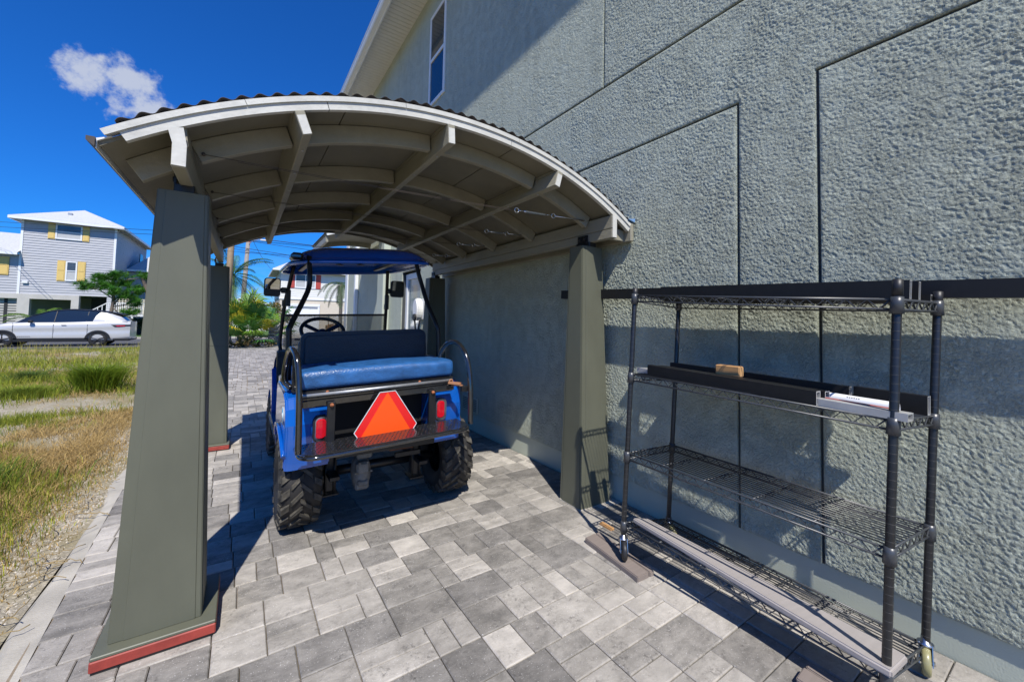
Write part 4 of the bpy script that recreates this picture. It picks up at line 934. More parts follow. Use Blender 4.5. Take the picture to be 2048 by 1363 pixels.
def truss(b, p, q, drop=.032, n=16, r=.0042):
    p, q = Vector(p), Vector(q); dn = Vector((0, 0, -drop))
    b.tube([p, q], r, 6); b.tube([p+dn, q+dn], r, 6); z = []
    for i in range(n+1): z.append(p.lerp(q, i/n)+(dn if i % 2 else Vector((0, 0, 0))))
    b.tube(z, r*.68, 5)
for S in SH:
    c = {k: onpost(k, S[k]) for k in S}; b = MB()
    ins = lambda k, k2: c[k].lerp(c[k2], .016)
    truss(b, ins('FL', 'FR'), ins('FR', 'FL'), n=34); truss(b, ins('BL', 'BR'), ins('BR', 'BL'), n=34); truss(b, ins('FL', 'BL'), ins('BL', 'FL'), n=12); truss(b, ins('FR', 'BR'), ins('BR', 'FR'), n=12)
    s_ = b.build('shelf', MATS['rack_grey'], rk)
    b = MB(); n = 15
    for i in range(1, n):
        t = i/n; b = MB(); b.tube([c['FL'].lerp(c['BL'], t)+Vector((0, 0, .004)), c['FR'].lerp(c['BR'], t)+Vector((0, 0, .004))], .0024, 5); sub(b.build('wire', MATS['rack_black'], rk), s_)
    for t in (.2, .4, .6, .8):
        b = MB(); p, q = c['FL'].lerp(c['FR'], t), c['BL'].lerp(c['BR'], t); b.tube([p, q], .0026, 5); dn = Vector((0, 0, -.016))
        z = [p.lerp(q, i/12)+(dn if i % 2 else Vector((0, 0, 0))) for i in range(13)]; b.tube(z, .0021, 5); sub(b.build('cross_brace', MATS['rack_grey'], rk), s_)
    for k in c:
        a, e = Vector(PO[k][0]), Vector(PO[k][1]); q = (e-a).to_track_quat('Z', 'Y'); b = MB()
        b.lathe([(.0128, .010), (.0165, .010), (.0178, -.012), (.0190, -.046), (.0128, -.046)], (0, 0, 0), 'z', 18); b.v = [tuple(c[k]+q@Vector(p)) for p in b.v]
        sub(b.build('collar', MATS['rack_grey'], rk), s_)
mat('caster_rubber', (.02, .02, .022), .5); mat('caster_amber', (.30, .28, .14), .35, coat=.4)
for k, zg, m, yw in (('FL', .036, 'caster_rubber', .7), ('FR', .036, 'caster_rubber', .2), ('BL', .012, 'caster_amber', .3), ('BR', .022, 'caster_amber', 1.35)):
    p = Vector(PO[k][0]); R = .049; dv = Vector((sin(yw), cos(yw), 0)); sd_ = Vector((cos(yw), -sin(yw), 0)); wc = Vector((p.x, p.y, zg+R))-dv*.02
    b = MB(); b.lathe([(0, -.012), (.03, -.012), (R-.006, -.013), (R, -.007), (R, .007), (R-.006, .013), (.03, .012), (0, .012)], (0, 0, 0), 'x', 26)
    q = Matrix((sd_, dv, Vector((0, 0, 1)))).transposed(); b.v = [tuple(wc+q@Vector(v)) for v in b.v]; w_ = b.build('caster', MATS[m], rk)
    b = MB(); top = Vector((p.x, p.y, p.z))
    for s in (-1, 1):
        a0 = wc+sd_*s*.018; b.bar(tuple(a0-Vector((0, 0, .012))), tuple(Vector((p.x, p.y, zg+R*2+.006))+sd_*s*.018), .032, .003, up=sd_)
    b.v = b.v; b.lathe([(0, 0), (.024, 0), (.024, .006), (.014, .010), (.012, .03), (0, .03)], (p.x, p.y, zg+2*R+.002), 'z', 16); b.tube([wc-sd_*.024, wc+sd_*.024], .008, 8)
    sub(b.build('fork', MATS['steel'], rk), w_)
# ------------------------------------------------------------------ things lying on the rack
mat('alu_black', (.010, .010, .0105), .5, var=.2, scale=30, spec=.35)
mat('alu_bare', (.62, .62, .61), .35, metal=.6, var=.12, scale=30)
mat('alu_grey', (.45, .45, .44), .45, metal=.2, var=.1, scale=12)
mat('pvc', (.80, .80, .80), .3, var=.03)
mat('wood', (.46, .25, .10), .65, var=.28, scale=9, stretch=(9, 1, 9))
mat('wood_end', (.52, .30, .13), .7, var=.2, scale=30)
mat('ink', (.05, .05, .07), .6); mat('red_line', (.40, .06, .05), .6)
def chan(name, label, a, c, w, h, m='alu_black', wall=.004, group=None, endm='alu_bare', lips=False):
    """hollow box section from a to c (bottom centre line)"""
    a, c = Vector(a), Vector(c); d = (c-a).normalized(); sd_ = d.cross(Vector((0, 0, 1))).normalized(); up = sd_.cross(d)
    o = thing(name, label, 'metal tube' if 'tube' in name else 'metal channel', tuple((a+c)/2), group or 'metal sections stored on the wire rack')
    def ring(p, e): return [p+sd_*s*(w/2-e)+up*(h/2+t*(h/2-e)) for s, t in ((-1, -1), (1, -1), (1, 1), (-1, 1))]
    b = MB(); vs = ring(a, 0)+ring(c, 0)+ring(a+d*.05, wall)+ring(c-d*.05, wall)
    fs = [(i, (i+1) % 4, 4+(i+1) % 4, 4+i) for i in range(4)]
    b.add(vs, fs+[(8, 9, 10, 11), (12, 13, 14, 15)], 0); body = b.build('tube_wall', MATS[m], o, bevel=.0)
    b = MB()
    for p, e, q in ((a, d*.05, 1), (c, -d*.05, -1)):
        vs = ring(p, 0)+ring(p, wall)+ring(p+e, wall); fs = [(i, (i+1) % 4, 4+(i+1) % 4, 4+i) for i in range(4)]+[(4+i, 4+(i+1) % 4, 8+(i+1) % 4, 8+i) for i in range(4)]; b.add(vs, fs)
        b.build('cut_end', MATS[endm], o); b = MB()
    return o
def shz(S, x, y):                                          # height of a shelf under a point
    fx = (x-1.76)/(2.17-1.76); fy = (y-.40)/(1.45-.40); return (S['FR']*(1-fy)+S['FL']*fy)*(1-fx)+(S['BR']*(1-fy)+S['BL']*fy)*fx+.0065
s1, s2 = SH[0], SH[1]
def on1(x, y): return (x, y, shz(s1, x, y))
def on2(x, y): return (x, y, shz(s2, x, y))
chan('aluminium_channel', 'front black channel of the second shelf, its bare cut end beside the white pipe', on2(1.845, 1.40), on2(1.795, .612), .032, .052)
chan('aluminium_tube', 'long bare grey aluminium tube on the second shelf running under the white pipe', on2(1.893, 1.50), on2(1.79, .362), .046, .026, 'alu_grey', group=None)
chan('aluminium_channel', 'blue-black channel lying between the front channel and the white pipe', on2(1.895, 1.37)[:2]+(shz(s2, 1.895, 1.37)+.0275,), on2(1.845, .60)[:2]+(shz(s2, 1.845, .60)+.0275,), .036, .026)
chan('aluminium_channel', 'tall black channel standing along the back edge of the second shelf', on2(2.115, 1.45), on2(2.085, .60), .028, .068)
chan('aluminium_channel', 'flat black channel in the middle of the second shelf behind the wood block', on2(2.06, 1.40), on2(2.035, .62), .07, .03)
chan('aluminium_channel', 'short wide black channel on edge at the right end of the second shelf', on2(2.12, .595), on2(2.10, .375), .028, .070)
pp = thing('plastic_pipe', 'white plastic pipe with printed marks on the second shelf of the rack', 'pipe', on2(1.95, .9))
b = MB(); pa, pc = Vector(on2(1.985, 1.44))+Vector((0, 0, .022)), Vector(on2(1.925, .42))+Vector((0, 0, .022)); pd = (pc-pa).normalized()
b.tube([pa, pc], .0215, 20, cap=False); b.build('pipe_wall', MATS['pvc'], pp)
b = MB(); b.tube([pa, pa+pd*.002], .0214, 20); b.tube([pc-pd*.03, pc-pd*.028], .0188, 20); b.build('pipe_end', MATS['pvc'], pp)
b = MB(); rr = random.Random(3); sdp = pd.cross(Vector((0, 0, 1)))
if sdp.x > 0: sdp = -sdp
t = .52
for grp in (3, 6, 5, 7, 6):                               # faint maker's print, too small to read in the photograph
    for k in range(grp):
        p = pa.lerp(pc, t); nn = (sdp*.72+Vector((0, 0, .70))).normalized(); b.bar(tuple(p+nn*.0215-pd*.002), tuple(p+nn*.0215+pd*.0022), .004, .0006, up=nn); t += .0068
    t += .05
b.build('print', MATS['ink'], pp)
b = MB(); b.tube([Vector(on2(1.868, 1.3))+Vector((0, 0, .029)), Vector(on2(1.82, .40))+Vector((0, 0, .029))], .0022, 6); tag(b.build('red_rod', MATS['red_line']), 'thin red rod lying between the white pipe and the grey aluminium tube', 'rod')
wb = thing('wood_block', 'short offcut of raw timber standing on the second shelf of the rack', 'wood block', (1.93, 1.0, 1.075))
b = MB(); zb = shz(s2, 1.905, 1.0)+.054; b.cbox(1.885, .945, zb-.002, 1.925, 1.055, zb+.046, .003); b.build('block', MATS['wood'], wb)
b = MB(); b.box(1.889, .943, zb+.002, 1.921, .9455, zb+.042); b.build('end_grain', MATS['wood_end'], wb)
chan('aluminium_channel', 'front one of the two shorter black channels on the top shelf', on1(2.02, 1.45), on1(1.985, .395), .024, .072)
chan('aluminium_channel', 'second of the shorter black channels on the top shelf, behind the front one', on1(2.075, 1.46), on1(2.055, .385), .026, .070)
chan('aluminium_channel', 'flat wide black channel lying beside the very long one on the top shelf', on1(2.172, 1.50), on1(2.172, .37), .078, .026)
chan('aluminium_channel', 'flat wide black channel lying along the very back of the second shelf', on2(2.205, 1.46), on2(2.185, .42), .10, .022)
chan('aluminium_channel', 'very long black channel on the top shelf, reaching past both rack ends', (2.226, 2.55, 1.496), (2.252, -.75, 1.386), .058, .068)
# ------------------------------------------------------------------ boards on the paving
mat('composite', (.235, .195, .172), .7, var=.08, scale=5, stretch=(1, 14, 1), bump=.15, bscale=80)
mat('composite_pale', (.36, .33, .315), .65, var=.06, scale=5, stretch=(1, 12, 1))
def plank(name, label, pts, z0, z1, m, cat='plank'):
    b = MB(); b.T = (sum(p[0] for p in pts)/4, sum(p[1] for p in pts)/4, z0); b.prism([(x, y, z0) for x, y in pts], (0, 0, z1-z0)); o = b.build(name, MATS[m], bevel=.004, seg=2); return tag(o, label, cat, 'composite planks under the rack casters')
plank('deck_plank', 'brown composite plank under the front left caster of the rack', [(1.722, 1.752), (1.808, 1.758), (1.770, 1.338), (1.686, 1.342)], .004, .035, 'composite')
plank('deck_plank', 'narrow brown composite strip beside the plank under the front left caster', [(1.813, 1.755), (1.853, 1.757), (1.806, 1.334), (1.774, 1.336)], .004, .034, 'composite')
plank('deck_plank', 'brown composite plank at the bottom edge under the near end of the rack', [(1.692, .655), (1.772, .660), (1.762, .25), (1.682, .25)], .016, .047, 'composite')
plank('deck_plank', 'narrow brown composite strip beside the plank under the near end of the rack', [(1.777, .655), (1.812, .660), (1.806, .25), (1.768, .25)], .016, .046, 'composite')
b = MB()                                                  # long pale board under the bottom shelf, nearer end wider with a rounded nose
top = [(1.803, 1.472), (1.908, 1.455), (1.935, .47), (1.93, .41), (1.752, .41), (1.748, .48)]
s4 = SH[3]; b.T = (1.84, .95, .2); b.v = []
b.add([(x, y, shz(s4, x, y)-.001) for x, y in top]+[(x, y, shz(s4, x, y)+.025) for x, y in top], [tuple(range(5, -1, -1)), tuple(range(6, 12))]+[(i, (i+1) % 6, 6+(i+1) % 6, 6+i) for i in range(6)])
tag(b.build('trim_board', MATS['composite_pale'], bevel=.006, seg=3), 'long pale mauve board lying along the front of the bottom shelf of the rack', 'board')
b = MB(); b.T = (1.99, 1.74, 0); b.cbox(1.955, 1.76, .002, 1.985, 1.86, .018, .003); tag(b.build('wood_chip', MATS['wood']), 'small scrap of yellow wood on the paving behind the rack', 'wood scrap')
# ------------------------------------------------------------------ car charger on the wall past the carport
ev = thing('car_charger', 'white wall-mounted car charger with a hanging cable beside the glazed door', 'car charger', (HX-.05, 6.02, 1.45))
b = MB(); b.prism([(HX-.02, y, z) for y, z in [(5.93+.11+.11*cos(a)*.98, 1.46+.17*sin(a)*(1 if sin(a) > 0 else 1.05)) for a in [2*pi*i/24 for i in range(24)]]], (-.10, 0, 0)); b.build('case', MATS['trim_white'], ev, bevel=.02, seg=3)
b = MB(); b.prism([(HX-.122, y, z) for y, z in [(6.0+.06*cos(a), 1.33+.055*sin(a)) for a in [2*pi*i/18 for i in range(18)]]], (-.03, 0, 0)); b.build('holster', MATS['black_plastic'], ev, bevel=.006)
b = MB(); b.cbox(HX-.022, 5.90, 1.30, HX-.002, 6.18, 1.62, .006); b.build('back_plate', MATS['trim_white'], ev)
b = MB(); b.tube(smoothp([(HX-.13, 6.0, 1.30), (HX-.11, 6.0, 1.05), (HX-.10, 6.03, .75), (HX-.12, 6.1, .45), (HX-.12, 6.02, .72), (HX-.09, 5.97, 1.05), (HX-.06, 5.97, 1.30)]), .013, 8); b.build('cable', MATS['black_plastic'], ev)
# ------------------------------------------------------------------ houses across the street
mat('siding_grey', (.43, .435, .455), .6, var=.05, scale=2); mat('siding_white', (.72, .71, .67), .6, var=.04, scale=2)
mat('shutter_yellow', (.70, .50, .16), .55, var=.06); mat('shutter_red', (.42, .06, .045), .55, var=.1)
mat('stucco_cream', (.60, .53, .43), .8, var=.05); mat('roof_grey', (.47, .48, .485), .9, var=.15, scale=9); mat('conc_wall', (.50, .48, .44), .85, var=.1, scale=2)
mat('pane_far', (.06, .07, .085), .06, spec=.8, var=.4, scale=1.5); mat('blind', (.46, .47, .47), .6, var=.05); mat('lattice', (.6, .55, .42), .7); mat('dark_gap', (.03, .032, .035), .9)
def lap(b, x0, x1, y, z0, z1, step=.20, nx=1):
    """lapped boards facing -Y"""
    n = max(1, int((z1-z0)/step)); h = (z1-z0)/n
    for i in range(n):
        a = z0+i*h; b.add([(x0, y-.035, a), (x1, y-.035, a), (x1, y, a+h), (x0, y, a+h), (x0, y, a), (x1, y, a)], [(0, 1, 2, 3), (4, 5, 1, 0)])
def lapx(b, x, y0, y1, z0, z1, step=.20, s=1):
    n = max(1, int((z1-z0)/step)); h = (z1-z0)/n
    for i in range(n):
        a = z0+i*h; b.add([(x+s*.022, y0, a), (x+s*.022, y1, a), (x, y1, a+h), (x, y0, a+h), (x, y0, a), (x, y1, a)], [(0, 1, 2, 3), (4, 5, 1, 0)])
def window(root, x0, x1, z0, z1, y, sh_m=None, sw=.45, shl=True, shr=True, rail=.5, mull=False, f=.10):
    b = MB()
    for q in ((x0, z0, x1, z0+f), (x0, z1-f, x1, z1), (x0, z0+f, x0+f, z1-f), (x1-f, z0+f, x1, z1-f), (x0+f, z0+(z1-z0)*rail-.03, x1-f, z0+(z1-z0)*rail+.03)): b.box(q[0], y-.10, q[1], q[2], y-.002, q[3])
    if mull: b.box((x0+x1)/2-.04, y-.098, z0+f, (x0+x1)/2+.04, y-.003, z1-f)
    w = b.build('window', MATS['trim_white'], root)
    b = MB(); b.box(x0+f, y-.062, z0+(z1-z0)*rail+.03, x1-f, y-.004, z1-f); sub(b.build('pane', MATS['pane_far'], root), w)
    b = MB(); b.box(x0+f, y-.060, z0+f, x1-f, y-.004, z0+(z1-z0)*rail-.03); sub(b.build('pane', MATS['blind'], root), w)
    for on_, xa, xb in ((shl, x0-sw-.02, x0-.02), (shr, x1+.02, x1+sw+.02)):
        if not on_: continue
        s = MB()
        s.box(xa, y-.075, z0-.02, xb, y-.003, z1+.02); zm = (z0+z1)/2
        for za, zb_ in ((z0+.05, zm-.04), (zm+.04, z1-.05)): s.box(xa+.05, y-.095, za, xb-.05, y-.074, zb_)
        s.build('shutter', MATS[sh_m], root)
def hip(b, x0, x1, y0, y1, z, xr0, xr1, yr0, yr1, zr):
    b.add([(x0, y0, z), (x1, y0, z), (x1, y1, z), (x0, y1, z), (xr0, yr0, zr), (xr1, yr1, zr)], [(0, 1, 4), (1, 2, 5, 4), (2, 3, 5), (3, 0, 4, 5), (0, 3, 2, 1)] if abs(xr1-xr0) < .1 else [(0, 1, 5, 4), (1, 2, 5), (2, 3, 4, 5), (3, 0, 4), (0, 3, 2, 1)])
HY = 48.0; K = 48/34
gh = thing('grey_house', 'grey lap-sided house on concrete piers with yellow shutters across the street', 'house', (-12.3, HY, gz(48)))
GX0, GX1, GZ0, GZ1 = -14.95, -9.58, 2.70, 8.66; GYB = 61
b = MB(); lap(b, GX0, GX1, HY, GZ0, GZ1); lap(b, -21, GX0, HY+.01, 2.70, 5.85); lapx(b, GX1, HY, GYB, GZ0, GZ1); lapx(b, GX0, HY, GYB, 5.6, GZ1, s=-1)
lap(b, -9.9, GX1+.001, HY+.02, .9, GZ0); tag(b.build('siding', MATS['siding_grey'], gh, recalc=False), kind='stuff')
b = MB(); b.box(GX0+.03, HY+.03, GZ0, GX1-.03, GYB, GZ1); b.box(-21, HY+.05, 2.7, GX0+.02, GYB, 5.85); b.build('wall', MATS['siding_grey'], gh)
for x in (GX0, GX1): b = MB(); b.box(x-.07, HY-.06, GZ0, x+.07, HY+.05, GZ1); b.build('corner_board', MATS['trim_white'], gh)
ov = .62
b = MB(); hip(b, GX0-ov, GX1+ov, HY-ov, GYB+ov, GZ1+.12, (GX0+GX1)/2, (GX0+GX1)/2, HY+2.9, GYB-3, 10.45); r_ = b.build('roof', MATS['roof_grey'], gh)
b = MB(); b.box(-12.8, HY+1.0, 9.35, -12.55, HY+1.25, 9.75); sub(b.build('vent_stack', MATS['galv'], gh), r_)
b = MB()
for q in ((GX0-ov, HY-ov-.02, GX1+ov, HY-ov+.03), (GX1+ov-.03, HY-ov+.03, GX1+ov+.02, GYB+ov), (GX0-ov-.02, HY-ov+.03, GX0-ov+.03, GYB+ov)): b.box(q[0], q[1], GZ1-.10, q[2], q[3], GZ1+.11)
b.box(-21, HY-ov-.02, 5.72, GX0+.0, HY-ov+.03, 5.90); b.build('fascia', MATS['trim_white'], gh)
b = MB(); b.box(GX0-ov+.03, HY-ov+.03, GZ1-.04, GX1+ov-.03, HY-.03, GZ1-.01); b.box(GX1+.04, HY-.03, GZ1-.04, GX1+ov-.03, GYB, GZ1-.01); b.build('soffit', MATS['paint_cream'], gh)
b = MB(); b.add([(-21, HY-ov, 5.9), (GX0, HY-ov, 5.9), (GX0, HY+5, 8.1), (-21, HY+5, 8.1)], [(0, 1, 2, 3)]); b.add([(-21, HY-ov, 5.78), (GX0, HY-ov, 5.78), (GX0, HY+5, 7.98), (-21, HY+5, 7.98)], [(3, 2, 1, 0)]); b.build('roof', MATS['roof_grey'], gh, recalc=False)
window(gh, -13.14, -11.60, 7.30, 8.55, HY, 'shutter_yellow', .40, rail=.50, f=.09)
window(gh, -12.44, -11.77, 3.88, 5.52, HY, 'shutter_yellow', .46, rail=.52, f=.09)
window(gh, -16.9, -16.05, 4.15, 5.55, HY, 'shutter_yellow', .52, rail=.52, shl=False)
b = MB(); b.box(-14.75, HY-.16, 3.55, -14.45, HY-.002, 3.72); b.build('wall_lamp', MATS['trim_white'], gh)
b = MB(); b.box(GX1+.024, 57.6, 6.7, GX1+.07, 59.0, 7.7); b.build('side_window', MATS['pane_far'], gh)
b = MB(); b.box(-21, HY-.10, 2.32, -11.55, HY+.35, 2.70)
b.build('beam', MATS['conc_wall'], gh)
for x0, x1 in ((-14.95, -14.30), (-21, -20.4), (-12.0, -11.55)): b = MB(); b.box(x0, HY-.10, gz(48)-.2, x1, HY+.35, 2.319); b.build('pier', MATS['conc_wall'], gh)
b = MB(); b.box(-21, HY+8, gz(48)-.2, -12, HY+8.3, 2.7); b.build('back_wall', MATS['conc_wall'], gh)
b = MB(); b.box(-17.9, HY+.2, gz(48), -14.95, HY+.28, 2.3)
b.build('carport_screen', MATS['conc_wall'], gh)
b = MB()
for x in (-17.1, -16.3, -15.6): b.box(x-.09, HY+.17, gz(48), x+.09, HY+.19, 2.3)
for z in np.arange(-.3, 2.3, .2): b.box(-17.9, HY+.185, z, -14.95, HY+.195, z+.05)
b.build('screen_slats', MATS['dark_gap'], gh)
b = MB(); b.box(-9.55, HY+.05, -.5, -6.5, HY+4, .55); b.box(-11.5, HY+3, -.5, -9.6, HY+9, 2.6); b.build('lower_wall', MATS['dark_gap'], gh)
# low rear wing with its own roof, landing, stair and railing
b = MB(); b.box(GX1+.05, 53, -.5, -5.6, 60, 5.35); b.build('rear_wing', MATS['siding_grey'], gh)
b = MB(); hip(b, GX1+.03, -5.0, 52.3, 60.7, 5.55, -8.4, -8.4, 55.2, 58, 7.2); b.build('roof', MATS['roof_grey'], gh)
b = MB(); b.box(GX1+.03, 52.28, 5.37, -5.0, 52.34, 5.55); b.build('fascia', MATS['trim_white'], gh)
b = MB(); b.box(-9.55, 46.6, 1.05, -6.6, 48.5, 1.22)
for x in (-9.4, -8.0, -6.7): b.box(x-.07, 46.62, gz(47)-.1, x+.07, 46.76, 1.05)
b.build('landing', MATS['trim_white'], gh)
b = MB()
for i in range(24): x = -9.5+i*.125; b.box(x-.022, 46.6, 1.25, x+.022, 46.64, 2.15)
b.box(-9.55, 46.58, 2.15, -6.6, 46.66, 2.22)
for i in range(9): x = -9.6-i*.26; z = 1.1-i*.19; b.box(x-.022, 46.6, z, x+.022, 46.64, z+1.0)
b.bar((-9.55, 46.62, 2.17), (-11.9, 46.62, .45), .06, .06); b.bar((-9.55, 46.62, 1.15), (-11.9, 46.62, -.55), .06, .2); b.build('railing', MATS['trim_white'], gh)
b = MB()
for i in range(14): x = -9.4+i*.2; b.box(x-.03, 48.52, 1.25, x+.03, 48.54, 2.6)
for i in range(8): z = 1.3+i*.18; b.box(-9.5, 48.545, z-.03, -6.7, 48.565, z+.03)
b.build('lattice', MATS['lattice'], gh)
# white house
WY = 50.0
wh = thing('white_house', 'white sided house with red shutters over a white garage door across the street', 'house', (7, WY, gz(50)))
wx0, wx1 = 3.10, 14.0
b = MB(); lap(b, wx0, wx1, WY, 3.38, 6.25); lapx(b, wx0, WY, WY+9, 3.38, 6.25, s=-1); tag(b.build('siding', MATS['siding_white'], wh, recalc=False), kind='stuff')
b = MB(); b.box(wx0+.03, WY+.03, gz(50)-.2, wx1, WY+9, 6.25); b.build('wall', MATS['stucco_cream'], wh)
b = MB(); b.box(wx0-.06, WY-.05, 3.22, wx1, WY+.02, 3.38); b.build('belt_board', MATS['trim_white'], wh)
b = MB(); hip(b, wx0-.75, wx1+.75, WY-.75, WY+9.75, 6.42, 6.9, 10.2, WY+4.5, WY+4.5, 9.3); b.build('roof', MATS['roof_grey'], wh)
b = MB(); b.box(wx0-.78, WY-.78, 6.26, wx1+.75, WY-.73, 6.44); b.box(wx0-.78, WY-.73, 6.26, wx0-.73, WY+9.7, 6.44); b.build('fascia', MATS['trim_white'], wh)
b = MB(); b.box(wx0-.73, WY-.73, 6.24, wx1, WY-.03, 6.27); b.box(wx0-.73, WY-.03, 6.24, wx0-.03, WY+9, 6.27); b.build('soffit', MATS['paint_cream'], wh)
window(wh, 4.50, 6.58, 4.50, 6.08, WY, 'shutter_red', .50, mull=True, rail=.48)
b = MB()
gx0, gx1, gzt = 3.95, 6.88, 2.28
for k in range(4):
    z0 = gz(50)+k*(gzt-gz(50))/4; z1 = gz(50)+(k+1)*(gzt-gz(50))/4
    for j in range(4): xa = gx0+j*(gx1-gx0)/4; b.cbox(xa+.03, WY-.06, z0+.03, xa+(gx1-gx0)/4-.03, WY-.02, z1-.03, .02)
b.box(gx0, WY-.04, gz(50), gx1, WY+.02, gzt); b.box(gx0-.2, WY-.09, gz(50)-.1, gx0, WY-.005, gzt+.2); b.box(gx1, WY-.09, gz(50)-.1, gx1+.2, WY-.005, gzt+.2); b.box(gx0-.2, WY-.12, gzt+.2, gx1+.2, WY-.005, gzt+.48); b.build('garage_door', MATS['trim_white'], wh)
b = MB(); b.box(gx0, WY-.085, gzt-.02, gx1, WY-.045, gzt+.199); b.build('door_gap', MATS['galv'], wh)
b = MB()
for i in range(12): x = 8.2+i*.14; z = .2+i*.10; b.box(x-.015, WY-1.2, z, x+.015, WY-1.17, z+.8)
b.bar((8.1, WY-1.18, .9), (9.9, WY-1.18, 2.3), .04, .05); b.bar((8.1, WY-1.18, .1), (9.9, WY-1.18, 1.4), .04, .12); b.build('stair_rail', MATS['trim_white'], wh)
# grey house roofs further off, low behind the shrubs
fh = thing('far_house', 'low white house far off between the palm clump and the white house', 'house', (.3, 66, gz(60)))
b = MB(); b.box(-1.6, 66, gz(60)-.3, 2.6, 73, 2.9); b.build('wall', MATS['siding_white'], fh)
b = MB(); hip(b, -2.1, 3.1, 65.4, 73.6, 2.95, .5, .5, 68, 71, 4.4); b.build('roof', MATS['roof_grey'], fh)
b = MB()
for x in (-1.0, 1.0): b.box(x-.4, 65.95, 1.2, x+.4, 65.998, 2.3)
b.build('window', MATS['pane_far'], fh)
# ------------------------------------------------------------------ poles and overhead lines
mat('pole_wood', (.36, .26, .16), .85, var=.3, scale=5, stretch=(9, 9, .6)); mat('pole_grey', (.27, .245, .22), .85, var=.25, scale=5, stretch=(9, 9, .6)); mat('line_black', (.012, .012, .012), .5)
p1 = thing('utility_pole', 'tawny wooden utility pole behind the rear left column, nearest the palm clump', 'utility pole', (-.78, 26.0, gz(26)), 'utility poles along the street')
b = MB(); b.tube([(-.80, 26.0, gz(26)-.2), (-.735, 26, 4.8), (-.68, 26, 9.6)], [.165, .15, .115], 14); b.build('shaft', MATS['pole_wood'], p1)
b = MB(); b.cbox(-1.8, 25.92, 8.9, .45, 26.0, 9.02, .01)
for x in (-1.7, -1.1, -.2, .35): b.lathe([(0, 0), (.04, 0), (.05, .05), (.03, .12), (0, .14)], (x, 25.96, 9.02), 'z', 10)
b.build('cross_arm', MATS['pole_grey'], p1)
mat('pole_cap', (.55, .12, .06), .6)
p2 = thing('utility_pole', 'grey weathered utility pole with a reddish cap, right of the tawny pole', 'utility pole', (-.2, 39.6, gz(39)), 'utility poles along the street')
b = MB(); b.tube([(-.24, 39.6, gz(39)-.2), (0.02, 39.6, 7.42)], [.20, .15], 14); b.build('shaft', MATS['pole_grey'], p2)
b = MB(); b.lathe([(.155, 0), (.16, .05), (.155, .16), (0, .17)], (0.02, 39.6, 7.4), 'z', 14); b.build('cap', MATS['pole_cap'], p2)
lamp = MB(); lamp.tube(smoothp([(.0, 39.55, 7.1), (.35, 39.3, 7.5), (.9, 39.0, 7.62)]), .03, 8); la_ = lamp.build('lamp_arm', MATS['galv'], p2)
lamp = MB(); lamp.cbox(.85, 38.9, 7.55, 1.35, 39.1, 7.66, .03); sub(lamp.build('lamp_head', MATS['trim_white'], p2), la_)
def line(label, a, c, sag, r=.012, group=None):
    a, c = Vector(a), Vector(c); b = MB(); b.T = tuple((a+c)/2)
    b.tube([a.lerp(c, i/16)-Vector((0, 0, sag*4*(i/16)*(1-i/16))) for i in range(17)], r, 5, cap=False); tag(b.build('power_line', MATS['line_black']), label, 'power line', group or 'overhead lines on the utility poles')
line('thickest overhead line, uppermost of those above the cart roof', (-1.4, 40, 7.9), (26, 40, 7.75), .12, .03)
line('overhead line just below the thick one, crossing behind the cart roof', (-1.4, 40.3, 7.7), (26, 40.3, 6.9), .2, .018)
line('overhead line meeting the grey pole below its cap', (-1.5, 39.4, 6.95), (26, 39.4, 5.6), .2, .022)
line('lowest of the overhead lines meeting the grey pole', (-1.5, 39.35, 6.75), (26, 39.35, 5.3), .2, .018)
line('service wire slanting down from the poles to the eave of the white house', (.35, 39.6, 7.6), (2.45, 49.4, 6.1), .35, .016)
line('upper of the two lines passing in front of the grey house top storey', (-30, 64.9, 10.1), (-.9, 26.05, 5.62), .0, .014)
line('lower of the two lines passing in front of the grey house top storey', (-30, 64.9, 9.55), (-.9, 26.05, 5.42), .0, .014)
# ------------------------------------------------------------------ stone pillar at the end of the drive
mat('ledger_a', (.22, .22, .23), .85, var=.2, scale=12); mat('ledger_b', (.33, .33, .335), .85, var=.2, scale=12); mat('ledger_c', (.15, .15, .16), .85, var=.2, scale=12)
sp_ = thing('stone_pillar', 'short pillar of stacked grey ledger stones at the end of the drive, beside the palm clump', 'pillar', (1.42, 26.0, gz(26)))
rr = random.Random(5); z = gz(26)+.06
while z < 1.02:
    h = rr.choice((.07, .09, .11)); x = 1.16
    while x < 1.68-.03:
        w = min(rr.uniform(.12, .32), 1.68-x); b = MB(); b.cbox(x+.004, 25.74-rr.uniform(0, .02), z+.004, x+w-.004, 26.26, z+h-.004, .006); b.build('stone', MATS[rr.choice(('ledger_a', 'ledger_b', 'ledger_c'))], sp_); x += w
    z += h
b = MB(); b.cbox(1.12, 25.7, z, 1.72, 26.3, z+.07, .01); b.build('cap_stone', MATS['ledger_b'], sp_)
b = MB(); b.cbox(1.08, 25.66, gz(26)-.05, 1.76, 26.34, gz(26)+.06, .01); b.build('footing', MATS['concrete'], sp_)
